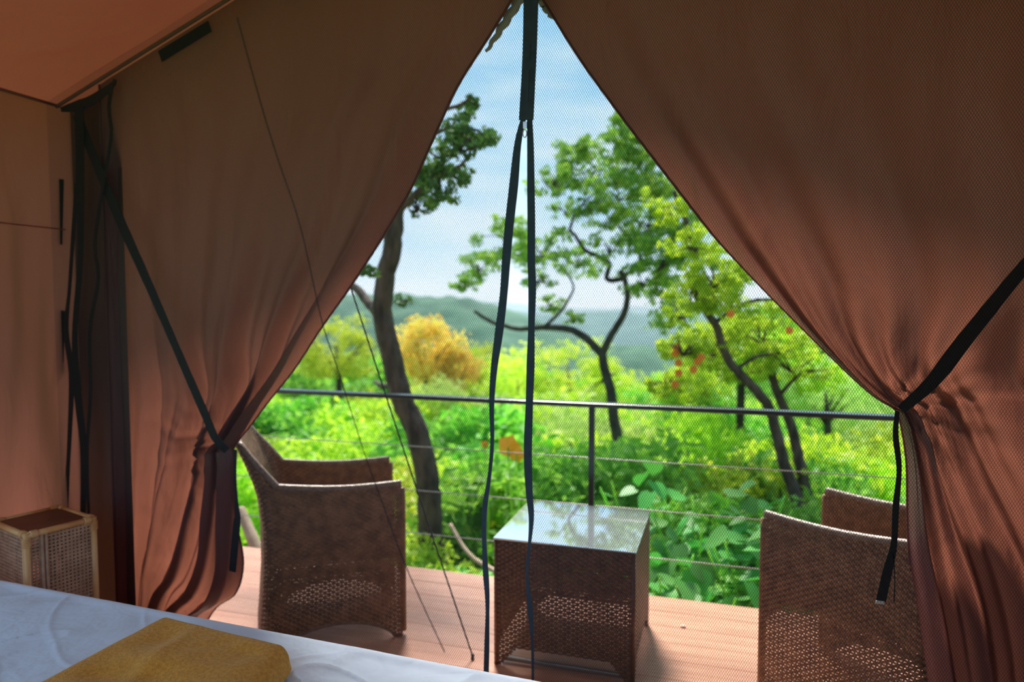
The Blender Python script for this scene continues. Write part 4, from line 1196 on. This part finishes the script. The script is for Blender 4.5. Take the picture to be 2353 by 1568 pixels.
near_tree('dark_trunk_tree', 'tree with thick dark mottled trunk standing just behind the railing',
    [(1005, 1330), (990, 1230), (985, 1130), (975, 1060), (955, 985), (925, 915), (905, 840), (888, 770), (880, 715), (884, 650), (900, 580), (908, 510), (900, 420), (885, 300), (880, 150)], 4.7, 0.098, 0.055,
    [([(868, 720), (845, 695), (820, 665), (780, 640), (700, 600)], 0.04, 0.02),
     ([(925, 900), (900, 890), (872, 885), (862, 876)], 0.035, 0.012),
     ([(905, 500), (960, 440), (1010, 400), (1060, 380), (1090, 330)], 0.03, 0.008),
     ([(895, 380), (960, 330), (1040, 290), (1100, 300)], 0.03, 0.008),
     ([(890, 330), (970, 270), (1060, 240), (1080, 220)], 0.025, 0.008)],
    [(1090, 300, 60, 420), (1055, 330, 45, 200), (1080, 240, 26, 110), (1010, 420, 62, 460), (960, 470, 50, 300), (1050, 400, 38, 200), (1020, 350, 45, 120), (940, 400, 70, 260), (850, 625, 22, 70), (1125, 320, 26, 120), (925, 690, 22, 50), (900, 250, 150, 600), (780, 380, 120, 400)],
    'dark', 0.055, 1.0, 'bark', 5)
near_tree('forked_tree', 'slender dark tree with forked crooked branches in front of the valley',
    [(1424, 1040), (1410, 960), (1404, 900), (1390, 850), (1382, 812)], 8.5, 0.075, 0.055,
    [([(1382, 815), (1350, 780), (1310, 758), (1250, 752), (1190, 756), (1130, 740), (1090, 715)], 0.055, 0.02),
     ([(1384, 812), (1405, 770), (1432, 725), (1442, 680), (1436, 645), (1425, 620)], 0.05, 0.03),
     ([(1436, 640), (1395, 642), (1400, 605), (1375, 590), (1345, 575), (1320, 540), (1310, 525), (1330, 480), (1370, 440)], 0.035, 0.012),
     ([(1250, 752), (1285, 720), (1300, 700), (1318, 660), (1300, 625)], 0.025, 0.01),
     ([(1430, 640), (1470, 600), (1455, 560), (1420, 520), (1390, 490)], 0.03, 0.01),
     ([(1465, 570), (1490, 520), (1500, 480)], 0.02, 0.008)],
    [(1160, 560, 70, 330), (1100, 610, 55, 260), (1070, 650, 36, 120), (1180, 520, 50, 160), (1250, 570, 70, 320), (1270, 420, 55, 260), (1350, 390, 75, 460), (1330, 360, 60, 300), (1420, 330, 60, 320), (1330, 600, 60, 220), (1420, 440, 70, 300), (1400, 570, 60, 160), (1270, 700, 30, 90), (1470, 500, 70, 300), (1510, 600, 80, 420), (1450, 380, 60, 220), (1500, 540, 60, 220), (1320, 730, 25, 50), (1460, 300, 45, 160), (1560, 460, 70, 260), (1480, 640, 60, 240), (1230, 640, 40, 100), (1300, 480, 40, 80), (1480, 350, 50, 260), (1530, 420, 60, 300), (1570, 520, 60, 260), (1470, 430, 60, 260), (1400, 500, 50, 160), (1360, 470, 45, 140), (1440, 270, 40, 140), (1600, 600, 60, 240), (1520, 670, 60, 220), (1540, 740, 50, 160)],
    'olive', 0.075, 1.6, 'bark_dark', 6)
t3 = near_tree('slanting_tree', 'thin leaning tree with small red orange blossoms behind the railing',
    [(1850, 1210), (1825, 1130), (1800, 1060), (1785, 1000), (1768, 940), (1730, 890), (1690, 850), (1660, 800), (1645, 750), (1612, 700), (1590, 650), (1600, 590), (1580, 520), (1550, 440)], 6.2, 0.055, 0.022,
    [([(1640, 745), (1700, 700), (1780, 690), (1850, 720)], 0.02, 0.008), ([(1612, 700), (1640, 640), (1690, 610)], 0.016, 0.006),
     ([(1690, 850), (1740, 820), (1800, 810), (1850, 790)], 0.018, 0.007)],
    [(1540, 470, 60, 260), (1590, 560, 70, 340), (1640, 640, 70, 380), (1680, 690, 90, 520), (1590, 690, 60, 260), (1570, 800, 55, 260), (1750, 760, 90, 520), (1640, 800, 60, 240), (1820, 830, 80, 420), (1560, 720, 40, 120), (1530, 880, 40, 140), (1700, 620, 40, 150)],
    'lime', 0.075, 1.0, 'bark', 7)
near_tree('slanting_tree', 'second thin trunk standing close behind the leaning blossom tree',
    [(1868, 1210), (1850, 1120), (1835, 1050), (1815, 970), (1785, 900), (1770, 840), (1760, 780)], 6.6, 0.06, 0.03, [([(1790, 910), (1840, 860), (1900, 850)], 0.02, 0.01)],
    [(1790, 790, 70, 300), (1880, 860, 60, 260), (1740, 840, 50, 180)], 'lime', 0.08, 1.0, 'bark', 8)
rs = np.random.default_rng(3)
def blossom_mesh(s):
    A = Acc()
    for k in range(5):
        a = k * 1.2566; d = np.array([math.cos(a), 0.35, math.sin(a)]); q = np.array([-math.sin(a), 0, math.cos(a)])
        A.add([[0, 0, 0], d * s * .6 + q * s * .6, d * s * 1.05, d * s * .6 - q * s * .6], [[0, 1, 2, 3]])
    return A.mesh('blossom', M['flower'], False)
bmesh_ = blossom_mesh(0.035)
for (px, py) in [(1553, 812), (1560, 835), (1612, 822), (1594, 850), (1560, 858), (1552, 884), (1680, 722), (1815, 760), (1604, 832), (1555, 800)]:
    p = atY(px, py, 5.7); b = obj('blossom', bmesh_, None, tuple(p), 0.3); par(b, t3); b['label'] = 'red orange blossom'
M['flower2'] = pbr('flower_yellow', (0.9, 0.42, 0.02), (0.95, 0.55, 0.04), 0.6)
for (px, py, s, fl_) in [(1167, 1028, 0.085, 'largest bright orange flower on a thin stem seen between the zip tapes'), (1186, 1045, 0.06, 'smaller orange flower just below the largest orange flower'), (1113, 1022, 0.03, 'tiny orange flower beside the wavy zip tape')]:
    p = atY(px, py, 4.6); me = blossom_mesh(s); me.materials[0] = M['flower2']
    r = empty('orange_flower', (p[0], p[1], float(terrain_z(p[0], p[1])))); tag(r, fl_, 'flower', 'orange flowers behind the railing')
    par(obj('petals', me, None, tuple(p)), r)
    V, F = tube_vf([(p[0], p[1], float(terrain_z(p[0], p[1]))), (p[0] + .02, p[1] + .03, (p[2] - .6) * .5), tuple(p)], 0.006, 5); par(onp('stem', V, F, LEAF['green']), r)

# broad leaved plants right behind the deck edge
def heart_leaf():
    o_ = [(0, 0), (0.22, -0.10), (0.45, 0.02), (0.50, 0.28), (0.36, 0.62), (0.0, 1.0), (-0.36, 0.62), (-0.50, 0.28), (-0.45, 0.02), (-0.22, -0.10)]
    V = [(0, 0.38, 0.0)] + [(x, y, 0.16 * abs(x) - 0.12 * max(y - .4, 0)) for x, y in o_]
    F = [(0, 1 + i, 1 + (i + 1) % 10, 0) for i in range(10)]
    me = bpy.data.meshes.new('leaf'); me.from_pydata(V, [], [(a, b, c) for a, b, c, _ in F]); me.materials.append(LEAF['broad'])
    for p in me.polygons: p.use_smooth = True
    return me
HL = heart_leaf()
def broad_plant(x, y, r, h, n, label):
    z0 = float(terrain_z(x, y))
    o = empty('broad_leaved_plant', (x, y, z0)); tag(o, label, 'plant', 'broad leaved plants behind the deck edge')
    for k in range(n):
        a = random.random() * 6.28; q = math.sqrt(random.random())
        dz = h * (1 - 0.35 * q * q) * random.uniform(.55, 1.05)
        lf = obj('leaf', HL, o, (math.cos(a) * q * r, math.sin(a) * q * r, dz))
        s = random.uniform(.09, .17); lf.scale = (s, s, s)
        lf.rotation_euler = (random.uniform(-.9, .1), random.uniform(-.4, .4), random.uniform(0, 6.28))
    for k in range(5):
        a = random.random() * 6.28
        V, F = tube_vf(smooth_path([(0, 0, -0.05), (math.cos(a) * r * .25, math.sin(a) * r * .25, h * .5), (math.cos(a) * r * .6, math.sin(a) * r * .6, h * .9)], 7), 0.006, 5); onp('stem', V, F, LEAF['green'], o)
BLB = 'green plant with broad heart shaped leaves right behind the deck edge'
for (px, Y, r, top, n, wh) in [(1530, 4.05, 0.40, 0.02, 44, 'low plant with broad heart shaped leaves just past the glass-topped table'), (1640, 3.95, 0.40, -0.02, 46, 'low broad leaved plant midway between the table and the half hidden chair'),
        (1740, 4.1, 0.45, 0.12, 46, 'broad leaved plant right behind the front corner of the half hidden chair'), (1600, 4.6, 0.5, 0.22, 44, 'taller broad leaved plant behind the low ones at the deck edge'),
        (1480, 4.7, 0.5, 0.30, 40, 'tall broad leaved plant rising behind the railing post and table'), (1720, 4.8, 0.5, 0.26, 40, 'tall broad leaved plant at the foot of the two thin trunks')]:
    p = atY(px, 1250, Y); z0 = float(terrain_z(p[0], Y)); broad_plant(float(p[0]), Y, r, top - z0, n, wh)

# pale dead branches
def dead(px, y, r0, r1, label):
    P = np.array([atY(a, b, yy) for (a, b), yy in zip(px, y)])
    V, F = tube_vf(smooth_path(P, 18), np.linspace(r0, r1, 18), 7)
    o = onp('dead_branch', V, F, M['deadwood']); tag(o, label, 'branch')
dead([(1035, 1205), (1060, 1250), (1090, 1285), (1140, 1315), (1190, 1360)], [4.3, 4.2, 4.1, 4.0, 3.9], 0.012, 0.018, 'pale bare fallen branch next to the base of the thick trunk')
dead([(552, 1170), (566, 1205), (582, 1245), (600, 1300)], [3.8, 3.75, 3.7, 3.65], 0.03, 0.045, 'pale smooth log behind the wicker armchair and gathered flap')

# ------------------------------------------------------------------ valley haze
def haze():
    m, t, out = new_mat('valley_haze')
    v = nd(t, 'ShaderNodeVolumeScatter'); v.inputs['Color'].default_value = (0.66, 0.86, 1.0, 1); v.inputs['Density'].default_value = 0.0008; v.inputs['Anisotropy'].default_value = 0.0
    t.links.new(v.outputs[0], out.inputs['Volume'])
    V, F = box_vf((-1500, 160, -70), (1200, 1800, 40))
    o = onp('haze', V, F, m, None, False); tag(o, 'thin blue haze hanging over the far valley', 'haze', None, 'stuff')
haze()
